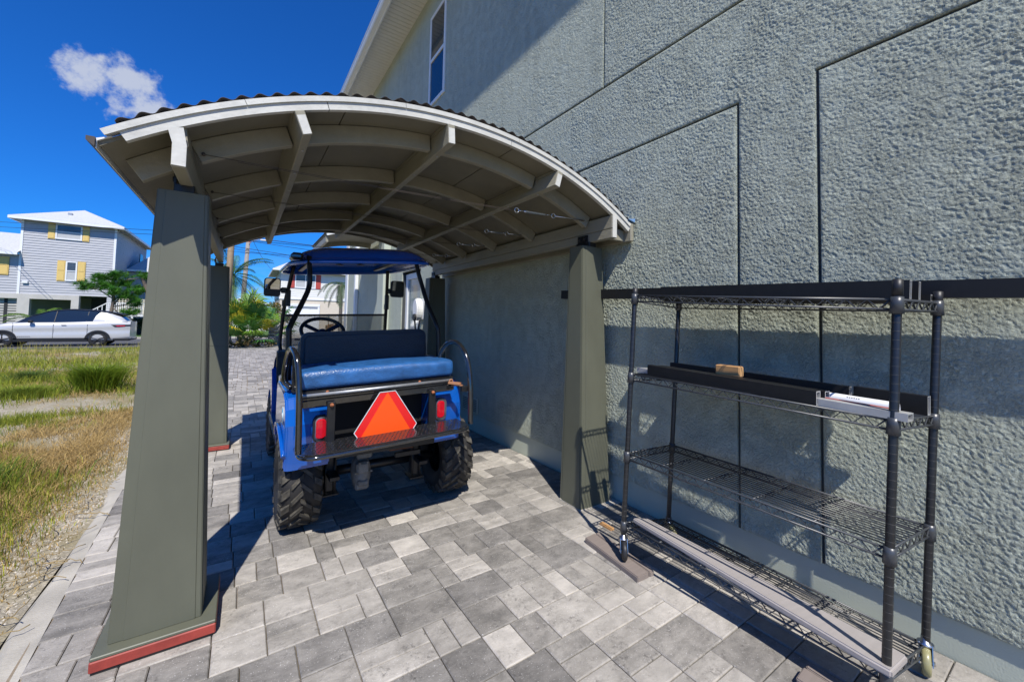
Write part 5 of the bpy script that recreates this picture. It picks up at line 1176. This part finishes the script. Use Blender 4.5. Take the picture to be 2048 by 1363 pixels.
# ------------------------------------------------------------------ silver car in the street
mat('car_silver', (.52, .52, .52), .3, metal=.1, var=.02, coat=.8); mat('car_glass', (.012, .016, .022), .03, spec=1, var=0); mat('car_black', (.010, .010, .011), .5)
car = thing('parked_car', 'silver electric crossover with a black roof parked in the street, facing left', 'car', (-7.75, 29.5, gz(29.5)))
cy0, cw, cz0 = 28.62, 1.86, gz(29.5)-.05
XR = -4.98; XL = -10.15                         # tail and nose
def lerp_(x, pts):
    for (a, va), (c, vc) in zip(pts, pts[1:]):
        if a <= x <= c: t = (x-a)/(c-a); t = t*t*(3-2*t)*.35+t*.65; return va+(vc-va)*t
    return pts[0][1] if x < pts[0][0] else pts[-1][1]
belt = [(XL, .74), (XL+.25, .98), (-9.2, 1.13), (-8.6, 1.18), (-7.6, 1.20), (-6.4, 1.26), (-5.6, 1.32), (XR+.10, 1.26), (XR, 1.12)]
bot = [(XL, .40), (XL+.15, .30), (-9.9, .27), (-5.6, .27), (XR+.1, .36), (XR, .46)]
def body(u, v):
    x = XL+(XR-XL)*u; zb, zt = lerp_(x, bot), lerp_(x, belt); e = abs(2*u-1); yin = .10*e**5+.02
    prof = [(.12, 0), (.02, .06), (.0, .30), (.025, .52), (.0, .72), (.04, .94), (.12, 1.0)]
    k = v*(len(prof)-1); i = min(int(k), len(prof)-2); f = k-i; dy = prof[i][0]+(prof[i+1][0]-prof[i][0])*f; t = prof[i][1]+(prof[i+1][1]-prof[i][1])*f
    return (x, cy0+dy+yin, cz0+zb+(zt-zb)*t)
b = MB(); b.grid(body, 60, 12)
def mirror_y(b):
    n = len(b.v); m = len(b.f); v2 = [(x, 2*(cy0+cw/2)-y, z) for x, y, z in b.v]; f2 = [tuple(n+i for i in reversed(f)) for f in b.f]; b.v += v2; b.col += [None]*n; b.f += f2; b.mi += b.mi[:]; b.sm += b.sm[:]
mirror_y(b)
def deck(u, v): x = XL+(XR-XL)*u; e = abs(2*u-1); yin = .10*e**5+.14; return (x, cy0+yin+(cw-2*yin)*v, cz0+lerp_(x, belt)+.05*sin(pi*v))
def nose(v, w, x, ): return body(0 if x < 0 else 1, v)
b.grid(deck, 40, 8)
for u in (0, 1):
    b.grid(lambda s, v: tuple(Vector(body(u, v)).lerp(Vector((body(u, v)[0]+(-.10 if u == 0 else .08)*sin(pi*s), 2*(cy0+cw/2)-body(u, v)[1], body(u, v)[2])), s)), 10, 12)
b.build('body', MATS['car_silver'], car, recalc=False)
roofl = [(-9.15, 1.15), (-8.55, 1.52), (-7.9, 1.78), (-7.2, 1.86), (-6.5, 1.84), (-5.9, 1.76), (-5.4, 1.58), (-5.1, 1.32)]
def cabin(x, v):
    zt = lerp_(x, roofl); zb = lerp_(x, belt)-.03; t = min(1, v*1.25); zz = zb+(max(zt-.05, zb+.01)-zb)*t; dy = .12+.20*t**1.3
    if v > .8: q = (v-.8)/.2; dy = .32+(cw/2-.32)*q; zz = max(zt-.05, zb+.01)+.05*sin(pi/2*q)
    return (x, cy0+dy, cz0+zz)
def xsplit(v): return -6.22-.22*max(0, .8-v)+.25*max(0, v-.45)
flip_y = lambda p: (p[0], 2*(cy0+cw/2)-p[1], p[2])
b = MB(); g1 = lambda u, v: cabin(-9.15+(xsplit(v*.8)+9.15)*u, v*.8); g2 = lambda u, v: cabin(-9.15+4.05*u, .8+.2*v)
b.grid(g1, 40, 14); b.grid(lambda u, v: flip_y(g1(u, v)), 40, 14); b.grid(g2, 44, 6); b.grid(lambda u, v: flip_y(g2(u, v)), 44, 6); tag(b.build('glasshouse', MATS['car_glass'], car, recalc=False), kind='stuff')
g3 = lambda u, v: cabin(xsplit(v*.8)+(-5.1-xsplit(v*.8))*u, v*.8)
for fn in (g3, lambda u, v: flip_y(g3(u, v))): b = MB(); b.grid(fn, 16, 12); b.build('rear_pillar', MATS['car_silver'], car, recalc=False)
b = MB(); b.grid(lambda u, v: (-8.62+2.85*u, cy0+.29+(cw-.58)*v, cz0+lerp_(-8.62+2.85*u, roofl)+.012-.05*(2*v-1)**4), 24, 10); rp = b.build('roof_panel', MATS['car_black'], car, recalc=False)
b = MB(); b.prism([(-5.75, cy0+.35, cz0+1.74), (-5.30, cy0+.38, cz0+1.64), (-5.32, cy0+.38, cz0+1.59), (-5.8, cy0+.35, cz0+1.69)], (0, cw-.72, 0)); b.build('spoiler', MATS['car_black'], car)
for x in (-7.72, -6.62): b = MB(); b.bar((x, cy0+.105, cz0+1.18), (x+.05, cy0+.285, cz0+1.74), .03, .012, up=(0, 1, 0)); b.build('window_bar', MATS['car_black'], car)
b = MB()
for x in (-9.02, -7.72, -6.55): b.bar((x, cy0+.018, cz0+.33), (x, cy0+.022, cz0+1.15), .008, .012, up=(0, 1, 0))
b.box(-7.45, cy0+.008, cz0+1.04, -7.28, cy0+.02, cz0+1.065); b.build('door_seams', MATS['car_black'], car)
b = MB(); rr = random.Random(8)
for i in range(8): b.box(-8.93+i*.062, cy0+.006, cz0+.50, -8.93+i*.062+.036, cy0+.012, cz0+.525)
b.build('door_lettering', MATS['pole_grey'], car)
for xc in (-9.33, -6.16):
    b = MB(); arc = [(xc+.47*cos(a), cz0+.36+.45*sin(a)) for a in [pi*i/16 for i in range(17)]]+[(xc-.36*cos(a), cz0+.36+.34*sin(a)) for a in [pi*i/16 for i in range(17)]]
    b.prism([(x, cy0-.012, z) for x, z in arc], (0, .12, 0)); b.build('wheel_arch', MATS['car_black'], car)
    for yy, s in ((cy0+.02, 1), (cy0+cw-.02, -1)):
        b = MB(); b.lathe([(.24, 0), (.33, s*.0), (.36, s*.03), (.36, s*.2), (.30, s*.22), (0, s*.22)], (xc, yy, cz0+.36), 'y', 30); t = b.build('wheel', MATS['tyre'], car)
        b = MB(); b.lathe([(0, s*.03), (.05, s*.02), (.06, s*.05), (.23, s*.06), (.245, s*.005), (.25, s*.03)], (xc, yy, cz0+.36), 'y', 26); rim_ = sub(b.build('rim', MATS['car_black'], car), t)
        b = MB()
        for i in range(5): a = 2*pi*i/5+.3; b.bar((xc+.05*cos(a), yy+s*.03, cz0+.36+.05*sin(a)), (xc+.235*cos(a), yy+s*.022, cz0+.36+.235*sin(a)), .05, .02, up=(0, 1, 0)); b.lathe([(0, -.002), (.012, 0), (0, .004)], (xc+.03*cos(a), yy+s*.02, cz0+.36+.03*sin(a)), 'y', 6)
        sub(b.build('spokes', MATS['car_black'], car), t)
b = MB(); b.cbox(-9.0, cy0-.012, cz0+.24, -6.5, cy0+.10, cz0+.43, .02); b.cbox(-5.60, cy0+.03, cz0+.27, XR+.02, cy0+cw-.06, cz0+.40, .03); b.cbox(XL+.02, cy0+.14, cz0+.26, XL+.3, cy0+cw-.14, cz0+.40, .03); b.build('sill', MATS['car_black'], car)
b = MB(); b.prism([(-5.70, cy0+.040, cz0+1.09), (XR+.02, cy0+.10, cz0+1.11), (XR+.02, cy0+.10, cz0+1.04), (-5.55, cy0+.035, cz0+.98)], (0, .05, 0)); tl_ = b.build('tail_light', MATS['car_black'], car)
b = MB(); b.prism([(-5.52, cy0+.026, cz0+1.06), (-5.16, cy0+.066, cz0+1.07), (-5.18, cy0+.064, cz0+1.02), (-5.46, cy0+.026, cz0+1.005)], (0, .02, 0)); sub(b.build('lens', MATS['lens_red'], car), tl_)
b = MB(); b.cbox(-8.52, cy0-.14, cz0+1.15, -8.36, cy0+.02, cz0+1.28, .03); b.build('wing_mirror', MATS['car_black'], car)
# ------------------------------------------------------------------ plants
attr_mat('leaf', .5, .28); attr_mat('grass_blade', .7, .35)
mat('bark', (.16, .125, .095), .9, var=.35, scale=14, bump=.5, bscale=40, bdist=.02); mat('palm_trunk', (.24, .20, .155), .9, var=.3, scale=10, stretch=(1, 1, 5), bump=.5, bscale=30, bdist=.02)
def jit(c, r, a=.25): k = 1+r.uniform(-a, a); return (c[0]*k*(1+r.uniform(-.1, .1)), c[1]*k, c[2]*k*(1+r.uniform(-.15, .15)))
def feather(b, o, az, el, L, droop, r, col, nl=40, lw=.028, ll=.45, hang=.75):
    """feather palm frond"""
    p = Vector(o); d = Vector((cos(az)*cos(el), sin(az)*cos(el), sin(el))); pts = [p.copy()]
    for i in range(14): d = (d+Vector((0, 0, -droop/14))).normalized(); p = p+d*L/14; pts.append(p.copy())
    b.c = (col[0]*1.1, col[1]*.95, col[2]*.9); b.tube(pts, [.022*(1-i/15)+.004 for i in range(15)], 5)
    for i in range(nl):
        t = .12+.87*i/nl; k = t*14; j = min(int(k), 13); q = pts[j].lerp(pts[j+1], k-j); ax = (pts[j+1]-pts[j]).normalized(); sd_ = ax.cross(Vector((0, 0, 1)))
        if sd_.length < .05: continue
        sd_.normalize(); l_ = ll*L/2.2*(sin(pi*min(1, .12+t*.88))**.6)*r.uniform(.8, 1.1)
        for s in (-1, 1):
            dr = (sd_*s*.8+ax*.55+Vector((0, 0, .12))).normalized(); m_ = q+dr*l_*.5; e = m_+(dr+Vector((0, 0, -hang*2))).normalized()*l_*.5
            w = ax*lw*.5; b.c = jit(col, r, .55)
            b.add([q-w, q+w, m_+w*.9, m_-w*.9, e], [(0, 1, 2, 3), (3, 2, 4)])
def fan(b, o, az, el, L, r, col, n=22, R=.62):
    """fan palm leaf"""
    d = Vector((cos(az)*cos(el), sin(az)*cos(el), sin(el))); p = Vector(o); e = p+d*L+Vector((0, 0, -.10*L*L)); b.c = (.13, .17, .05); b.tube([p, p.lerp(e, .5)+Vector((0, 0, .05)), e], [.014, .011, .008], 5)
    sd_ = d.cross(Vector((0, 0, 1))).normalized(); up = sd_.cross(d).normalized()
    for i in range(n):
        a = R_(-125)+R_(250)*i/(n-1); dv = (d*cos(a)+sd_*sin(a)).normalized(); ln = R*(.72+.28*cos(a))*r.uniform(.85, 1.1); m_ = e+dv*ln*.62+up*.05; t = m_+(dv+Vector((0, 0, -.55-.3*r.random()))).normalized()*ln*.42
        w = dv.cross(up)*.042; b.c = jit(col, r, .3)
        b.add([e, m_-w, m_+w, t], [(0, 1, 2), (1, 3, 2)])
r = random.Random(21)
# fan-palm clump by the drive, feather palm behind it
pc_ = thing('palm_clump', 'bushy green and yellow fan palm clump beside the street at the end of the drive', 'palm', (.15, 25.1, gz(25)))
for k in range(44):
    b = MB(); az = r.uniform(0, 2*pi); el = r.uniform(.05, 1.45); base = (.15+r.uniform(-.45, .45), 25.1+r.uniform(-.4, .4), gz(25)+r.uniform(.05, .5))
    L = r.uniform(1.2, 2.35)*(1.1 if el > .8 else .85); col = (.06, .17, .04)
    q = r.random()
    if q < .14: col = (.46, .38, .03)
    elif q < .55: col = (.16, .30, .04)
    fan(b, base, az, el, L, r, col, 24, r.uniform(.75, 1.05)); b.build('fan_leaf', MATS['leaf'], pc_, recalc=False)
b = MB(); b.c = None
for k in range(4): x = .15+r.uniform(-.35, .35); b.tube([(x, 25.1+r.uniform(-.2, .2), gz(25)-.05), (x+r.uniform(-.1, .1), 25.1, gz(25)+.65)], [.09, .06], 8)
b.build('stem', MATS['palm_trunk'], pc_)
def feather_palm(name, label, base, H, nf, L, col, lean=(0, 0), r=r, tr=.13, crown_only=False, els=(-.2, 1.35), group=None, droop=1.5):
    o = thing(name, label, 'palm', base, group or 'feather palms'); x, y, z = base; top = Vector((x+lean[0], y+lean[1], z+H))
    b = MB(); b.tube([Vector(base).lerp(top, i/6)+Vector((0, 0, -.1 if i == 0 else 0)) for i in range(7)], [tr*(1.25-.5*i/6) for i in range(7)], 10); b.build('trunk', MATS['palm_trunk'], o)
    for k in range(nf):
        b = MB(); feather(b, top, 2*pi*k/nf*2.4+r.uniform(-.2, .2), r.uniform(*els), L*r.uniform(.8, 1.1), droop*r.uniform(.8, 1.2), r, jit(col, r, .2)); b.build('frond', MATS['leaf'], o, recalc=False)
    return o
feather_palm('feather_palm', 'tall feathery palm rising behind the fan palm clump, between the two poles', (-.75, 29.0, gz(29)), 4.0, 19, 2.4, (.07, .17, .035), (.1, 0))
feather_palm('feather_palm', 'palm with long drooping fronds in front of the white house', (6.35, 34.0, gz(34)), 4.35, 17, 2.3, (.075, .125, .05), (0, 0), droop=2.4, els=(-.4, .9))
feather_palm('feather_palm', 'low bright green palm in front of the grey house piers, left of the others', (-12.35, 43.5, gz(43)), .9, 26, 2.3, (.12, .24, .025), droop=1.9, els=(.1, 1.3))
feather_palm('feather_palm', 'low palm behind the silver car, by the foot of the grey house stair', (-10.2, 44.0, gz(43)), .8, 20, 2.0, (.12, .24, .03), droop=1.8, els=(0, 1.2))
# pine with needle tufts beside the grey house
pt = thing('pine_tree', 'pine with dark green needle tufts at the right corner of the grey house', 'pine tree', (-8.7, 43.6, gz(43)))
tips = []; b = MB(); b.c = None
b.tube(smoothp([(-8.75, 43.6, gz(43)-.1), (-8.7, 43.6, 1.2), (-8.62, 43.6, 2.6), (-8.75, 43.6, 3.6), (-8.5, 43.6, 4.3)]), [.15-.0045*i for i in range(25)], 8); b.build('trunk', MATS['bark'], pt)
b = MB()
for (x, y, z, n) in ((-10.2, 43.3, 3.35, 22), (-9.4, 43.5, 4.0, 30), (-9.1, 43.2, 3.4, 26), (-8.5, 43.4, 4.2, 30), (-8.1, 43.8, 3.7, 26), (-8.4, 43.0, 3.0, 24), (-7.4, 43.6, 2.2, 24), (-7.6, 43.4, 1.4, 22), (-8.0, 43.7, 2.7, 20), (-7.1, 43.9, 3.2, 26), (-7.0, 43.9, 4.3, 20)):
    b.tube([(-8.66, 43.6, max(1.8, z-.9)), ((x-8.66)/2, (y+43.6)/2, z-.25), (x, y, z-.1)], [.05, .04, .02], 5)
    for k in range(n): tips.append((x+r.gauss(0, .26), y+r.gauss(0, .26), z+r.gauss(0, .16)))
b.build('branches', MATS['bark'], pt)
def tuftmesh(pts, name, parent, m, col, L, n, w, up=.35, r=r):
    V, F, C = [], [], []
    for p in pts:
        cc = jit(col, r, .4)
        for k in range(n):
            d = Vector((r.gauss(0, 1), r.gauss(0, 1), r.gauss(up, .8))).normalized(); s = d.cross(Vector((r.random(), r.random(), r.random()))).normalized()*w; q = Vector(p); e = q+d*L*r.uniform(.6, 1.1); i = len(V); V += [q-s, q+s, e]; F.append((i, i+1, i+2)); C += [cc]*3
    off = Vector(parent['_w']); o = np_mesh(name, [tuple(v-off) for v in V], F, m, np.array(C)); o.parent = parent; o['_w'] = parent['_w']; return o
tuftmesh(tips, 'needle_tufts', pt, MATS['leaf'], (.085, .24, .03), .40, 54, .017)
b = MB(); b.tube(smoothp([(-6.55, 43.9, gz(43)-.1), (-6.5, 43.9, 2.0), (-6.75, 43.9, 3.4), (-7.0, 43.9, 4.2)]), .17, 8); b.build('trunk', MATS['bark'], pt)
# leafy trees and shrubs
def leafy(name, label, base, H, lobes, cols, cat, n=1500, ls=.09, trunk=.09, group=None, r=r):
    o = thing(name, label, cat, base, group or ('trees in the far lots' if cat == 'tree' else None)); V, F, C = [], [], []; x0, y0, z0 = base
    b = MB(); b.tube([(x0, y0, z0-.1), (x0+.05, y0, z0+H*.35), (x0, y0, z0+H*.62)], [trunk, trunk*.8, trunk*.5], 8)
    for (x, y, z, q) in lobes: b.tube([(x0, y0, z0+H*.3), (x0+x*.6, y0+y*.6, z0+z*.8), (x0+x, y0+y, z0+z)], [trunk*.5, trunk*.35, trunk*.15], 5)
    b.build('trunk', MATS['bark'], o)
    for k in range(n):
        x, y, z, q = r.choice(lobes); d = Vector((r.gauss(0, 1), r.gauss(0, 1), r.gauss(0, 1))).normalized()*q*(r.random()**.33); p = Vector((x0+x+d.x, y0+y+d.y, z0+z+d.z*.8))
        a = Vector((r.gauss(0, 1), r.gauss(0, 1), r.gauss(0, .6))).normalized(); c = a.cross(Vector((r.random(), r.random(), r.random()+.1))).normalized(); s = ls*r.uniform(.6, 1.3); i = len(V)
        V += [p-a*s, p+c*s*.45, p+a*s, p-c*s*.45]; F.append((i, i+1, i+2, i+3)); cc = jit(r.choice(cols), r, .3); C += [cc]*4
    off = Vector(base); q_ = np_mesh('crown', [tuple(v-off) for v in V], F, MATS['leaf'], np.array(C)); q_.parent = o; q_['_w'] = list(base); return o
leafy('croton_shrub', 'shrub with orange and yellow-green leaves in front of the white house garage', (1.9, 40.6, gz(40)), 2.6, [(0, 0, 1.7, .75), (.8, .1, 2.0, .7), (-.7, 0, 2.1, .7), (.2, 0, 2.6, .6), (1.3, .2, 1.6, .5), (-1.2, .3, 1.7, .55)], ((.10, .14, .03), (.22, .19, .03), (.33, .17, .03), (.16, .2, .04)), 'shrub', 1900, .10)
leafy('street_tree', 'loose olive green tree far behind the fan palm clump', (-1.4, 52, gz(52)), 4.0, [(0, 0, 2.6, 1.1), (1.3, 0, 3.0, .9), (2.6, .3, 2.7, .9), (-1.2, 0, 2.4, .9)], ((.09, .12, .035), (.14, .16, .04), (.07, .10, .03)), 'tree', 1500, .14)
leafy('street_tree', 'dark green tree beyond the corner of the grey house, behind its low rear wing', (-4.6, 64, gz(60)), 7.5, [(0, 0, 4.8, 1.6), (1.2, 0, 5.7, 1.3), (-1.3, 0, 5.5, 1.2), (.2, 0, 3.4, 1.4)], ((.04, .085, .02), (.06, .11, .03)), 'tree', 1800, .16)
leafy('street_tree', 'green tree seen through the open carport under the grey house', (-14.4, 60, gz(60)), 3.0, [(0, 0, 1.6, 1.2), (1.2, 0, 1.9, 1.0), (-1.3, 0, 1.9, 1.0)], ((.10, .19, .03), (.06, .12, .03)), 'tree', 900, .16)
leafy('dark_shrub', 'dark shrub under the railing by the pine tree', (-6.9, 45.2, gz(45)), 1.9, [(0, 0, .9, .7), (.5, 0, 1.3, .5), (-.5, 0, 1.2, .5)], ((.02, .045, .012), (.03, .06, .018)), 'shrub', 900, .09)
leafy('flower_shrub', 'orange-flowering shrub at the foot of the white house stair', (8.1, 47.5, gz(47)), 1.6, [(0, 0, .9, .5), (.4, 0, 1.1, .4), (-.4, 0, .8, .4)], ((.45, .13, .03), (.10, .14, .03), (.35, .12, .03)), 'shrub', 500, .09)
b = MB(); sk = thing('spiky_plant', 'dark spiky yucca against the cream garage wall of the white house', 'yucca', (7.85, 48.6, gz(48)))
for k in range(26):
    az, el = r.uniform(0, 6.28), r.uniform(.1, 1.5); p = Vector((7.85, 48.6, .95)); d = Vector((cos(az)*cos(el), sin(az)*cos(el), sin(el))); b.c = jit((.05, .07, .05), r); s = d.cross(Vector((0, 0, 1))).normalized()*.03; b.add([p-s, p+s, p+d*.85], [(0, 1, 2)])
b.build('leaves', MATS['leaf'], sk, recalc=False); b = MB(); b.tube([(7.85, 48.6, gz(48)-.1), (7.85, 48.6, .95)], .06, 8); b.build('stem', MATS['bark'], sk)
# distant greenery as one mass along the back of the lots
V, F, C = [], [], []
for k in range(9000):
    x = r.uniform(-75, 70); y = r.uniform(80, 96); h = 3.2+1.6*sin(x*.21)+1.1*sin(x*.53+1); z = gz(60)+abs(r.gauss(0, .5))*h*.75; a = Vector((r.gauss(0, 1), r.gauss(0, 1), r.gauss(0, .6))).normalized(); c = a.cross(Vector((.3, .5, .8))).normalized(); s = r.uniform(.25, .55); p = Vector((x, y, z)); i = len(V)
    V += [p-a*s, p+c*s*.6, p+a*s, p-c*s*.6]; F.append((i, i+1, i+2, i+3)); C += [jit((.05, .09, .025), r, .4)]*4
tag(np_mesh('distant_trees', V, F, MATS['leaf'], np.array(C)), kind='stuff')
# bed under the palm clump
leafy('ground_cover', 'dry brown and olive low plants around the foot of the palm clump', (.2, 24.7, gz(24.7)), .3, [(-.9, 0, .12, .3), (-.3, -.1, .14, .32), (.4, -.1, .12, .3), (1.0, 0, .15, .28), (.0, .3, .2, .4)], ((.25, .17, .08), (.16, .14, .05), (.09, .10, .03)), 'plant', 700, .08, .01)
# ------------------------------------------------------------------ grass on the open lot
def vnoise(x, y, s, seed):
    g = np.random.default_rng(seed).random((64, 64)); u, v = x*s, y*s; i, j = np.floor(u).astype(int), np.floor(v).astype(int); fu, fv = u-i, v-j; fu, fv = fu*fu*(3-2*fu), fv*fv*(3-2*fv)
    q = lambda a, c: g[a % 64, c % 64]
    return (q(i, j)*(1-fu)+q(i+1, j)*fu)*(1-fv)+(q(i, j+1)*(1-fu)+q(i+1, j+1)*fu)*fv
def blades(x, y, h, w, col, lean, rng, bend=.5):
    n = len(x); az = rng.uniform(0, 2*pi, n); z = np.array([yz(a, c) for a, c in zip(x, y)]); la = rng.uniform(0, 2*pi, n); lm = np.abs(rng.normal(lean, lean*.5, n))*h
    dx, dy = np.cos(la)*lm, np.sin(la)*lm; wx, wy = np.cos(az)*w/2, np.sin(az)*w/2
    V = np.stack([np.stack([x-wx, y-wy, z-.01], 1), np.stack([x+wx, y+wy, z-.01], 1), np.stack([x+dx*.4+wx*.8, y+dy*.4+wy*.8, z+h*.6], 1), np.stack([x+dx*.4-wx*.8, y+dy*.4-wy*.8, z+h*.6], 1), np.stack([x+dx, y+dy, z+h*(1-bend*.3)], 1)], 1).reshape(-1, 3)
    k = np.arange(n)[:, None]*5; F = np.concatenate([k+np.array([[0, 1, 2]]), k+np.array([[0, 2, 3]]), k+np.array([[3, 2, 4]])]); return V, F, np.repeat(col, 5, 0)
GR = np.random.default_rng(5)
sets = []
def cover(x, y):
    """0 bare sand .. 1 thick grass, following the bare track and the gravel by the kerb"""
    d = -.74-x; n1 = vnoise(x+40, y+40, .8, 1); n2 = vnoise(x+40, y+40, 2.6, 2)
    c = np.clip((n1*.7+n2*.5-.22)*2.8, 0, 1); c = np.maximum(c, .75*np.exp(-(d-.50)**2/.10)); c *= np.clip((d-.02)/.40, .15, 1)
    track = np.exp(-((y-(8.6+.42*(x+2.2)+.25*np.sin(x*2)))/.85)**2)*np.clip((-x-.6)/.5, 0, 1)
    return c*(1-.93*track)
for (N, x0, x1, y0, y1, hm, w) in ((80000, -4.6, -.78, 1.2, 8.0, .125, .0042), (26000, -9, -.8, 7.5, 14.5, .15, .006), (22000, -17, -.9, 14, 25.4, .17, .011)):
    x = GR.uniform(x0, x1, N*2); y = GR.uniform(y0, y1, N*2); c = cover(x, y); keep = GR.random(N*2) < c; x, y, c = x[keep], y[keep], c[keep]
    gmix = np.clip((vnoise(x+50, y+9, .9, 3)*.9+vnoise(x+50, y+9, 3.1, 4)*.45-.42)*2.4+np.clip((-x-1.3)*.35, 0, .35), 0, 1); d = np.clip((-.74-x)/.9, 0, 1); gmix *= d
    n = len(x); rnd = GR.random((n, 1)); green = np.array([[.16, .215, .025]])*(.6+.9*rnd)+np.array([[.27, .21, .02]])*GR.random((n, 1))**2; straw = np.array([[.52, .37, .15]])*(.5+.8*rnd)
    pick = (GR.random(n) < gmix)[:, None]; col = np.where(pick, green, straw); h = hm*(.35+.9*GR.random(n))*(.45+.75*c)*np.where(pick[:, 0], 1.15, .72)*np.clip(.35+d, .3, 1)*np.where(y > 18, .62, 1)
    lay = np.where(pick[:, 0], .42, 1.15); sets.append(blades(x, y, h, w*(.7+.6*GR.random(n)), col, lay, GR))
# tall seeding stalks nearer the street
n = 3600; y = GR.uniform(13, 25.3, n); x = GR.uniform(-9, -.9, n); kk = vnoise(x+50, y+50, .5, 8) > .42; x, y = x[kk], y[kk]; n = len(x)
sets.append(blades(x, y, GR.uniform(.22, .52, n), np.full(n, .007), np.array([[.42, .38, .10]])*(.6+.8*GR.random((n, 1))), .3, GR))
V = np.concatenate([s[0] for s in sets]); off = 0; FF = []
for s in sets: FF.append(s[1]+off); off += len(s[0])
tag(np_mesh('yard_grass', V, np.concatenate(FF), MATS['grass_blade'], np.concatenate([s[2] for s in sets])), kind='stuff')
# loose stones by the edging
b = MB(); rr = random.Random(9)
mat('pebble', (.46, .42, .36), .85, var=.4, scale=30)
for k in range(6500):
    y = rr.uniform(1.3, 9); x = -.80-abs(rr.gauss(0, .42)); 
    if x < -2.2: continue
    s = rr.uniform(.0025, .0075)*(1.7 if rr.random() < .08 else 1); z = yz(x, y); a = rr.uniform(0, 6.28)
    pts = [(x+s*cos(a+t)*rr.uniform(.7, 1.2), y+s*sin(a+t)*rr.uniform(.7, 1.2), z) for t in (0, 1.57, 3.14, 4.71)]; b.add(pts+[(x, y, z+s*.8)], [(0, 1, 4), (1, 2, 4), (2, 3, 4), (3, 0, 4)], 0, False)
tag(b.build('gravel', MATS['pebble'], recalc=False), kind='stuff')
# big clump and low green mats
def clump(name, label, x, y, n, h, spread, col, seed, w=.006):
    g = np.random.default_rng(seed); a = g.uniform(0, 2*pi, n); rad = np.abs(g.normal(0, spread*.35, n)); px, py = x+np.cos(a)*rad, y+np.sin(a)*rad; hh = h*g.uniform(.55, 1.05, n); z = yz(x, y)
    ln = hh*g.uniform(.25, 1.0, n); dx, dy = np.cos(a+g.normal(0, .4, n))*ln, np.sin(a+g.normal(0, .4, n))*ln; wa = g.uniform(0, pi, n); wx, wy = np.cos(wa)*w/2, np.sin(wa)*w/2; zz = np.full(n, z)
    V = np.stack([np.stack([px-wx, py-wy, zz-.02], 1), np.stack([px+wx, py+wy, zz-.02], 1), np.stack([px+dx*.4+wx*.8, py+dy*.4+wy*.8, zz+hh*.68], 1), np.stack([px+dx*.4-wx*.8, py+dy*.4-wy*.8, zz+hh*.68], 1), np.stack([px+dx, py+dy, zz+hh*.92], 1)], 1).reshape(-1, 3)
    k = np.arange(n)[:, None]*5; F = np.concatenate([k+np.array([[0, 1, 2]]), k+np.array([[0, 2, 3]]), k+np.array([[3, 2, 4]])]); c = np.array([col])*(.55+.9*g.random((n, 1)))+np.array([[.08, .05, 0]])*g.random((n, 1))**2
    o = np_mesh(name, V, F, MATS['grass_blade'], np.repeat(c, 5, 0), (x, y, z)); return tag(o, label, 'grass', 'grass tufts on the lot')
clump('grass_tuft', 'big bright green fountain-shaped grass tuft on the sandy lot left of the near column', -2.15, 10.2, 2400, .56, .36, (.15, .24, .02), 31, .009)
clump('grass_tuft', 'low light green mat of grass left of the big tuft', -2.9, 9.9, 1500, .20, .8, (.18, .25, .03), 32, .008)
clump('grass_tuft', 'small dark green tuft on the sand beyond the big tuft', -3.6, 12.4, 700, .28, .5, (.07, .14, .03), 33, .008)
clump('grass_tuft', 'dark green leafy weed clump in the grass nearest the camera', -1.75, 4.6, 1500, .20, .6, (.055, .13, .02), 34, .007)
# dry runners creeping over the concrete edge
b = MB(); rr = random.Random(12); mat('runner', (.30, .22, .10), .8, var=.3, scale=40)
for k in range(26):
    y = rr.uniform(1.9, 4.6); x = edge_x(y)-.15-rr.uniform(0, .12); pts = []; a = rr.uniform(-.9, .9)
    for i in range(9): pts.append((x, y, gz(y)+.004+.012*abs(sin(i*1.7+k)))); a += rr.uniform(-.5, .5); x += .028*cos(a); y += .028*sin(a)*1.3
    b.tube(pts, .0022, 4)
tag(b.build('dry_runners', MATS['runner']), kind='stuff')
# tidy: the helper property is no longer needed
for o in bpy.data.objects:
    if '_w' in o: del o['_w']
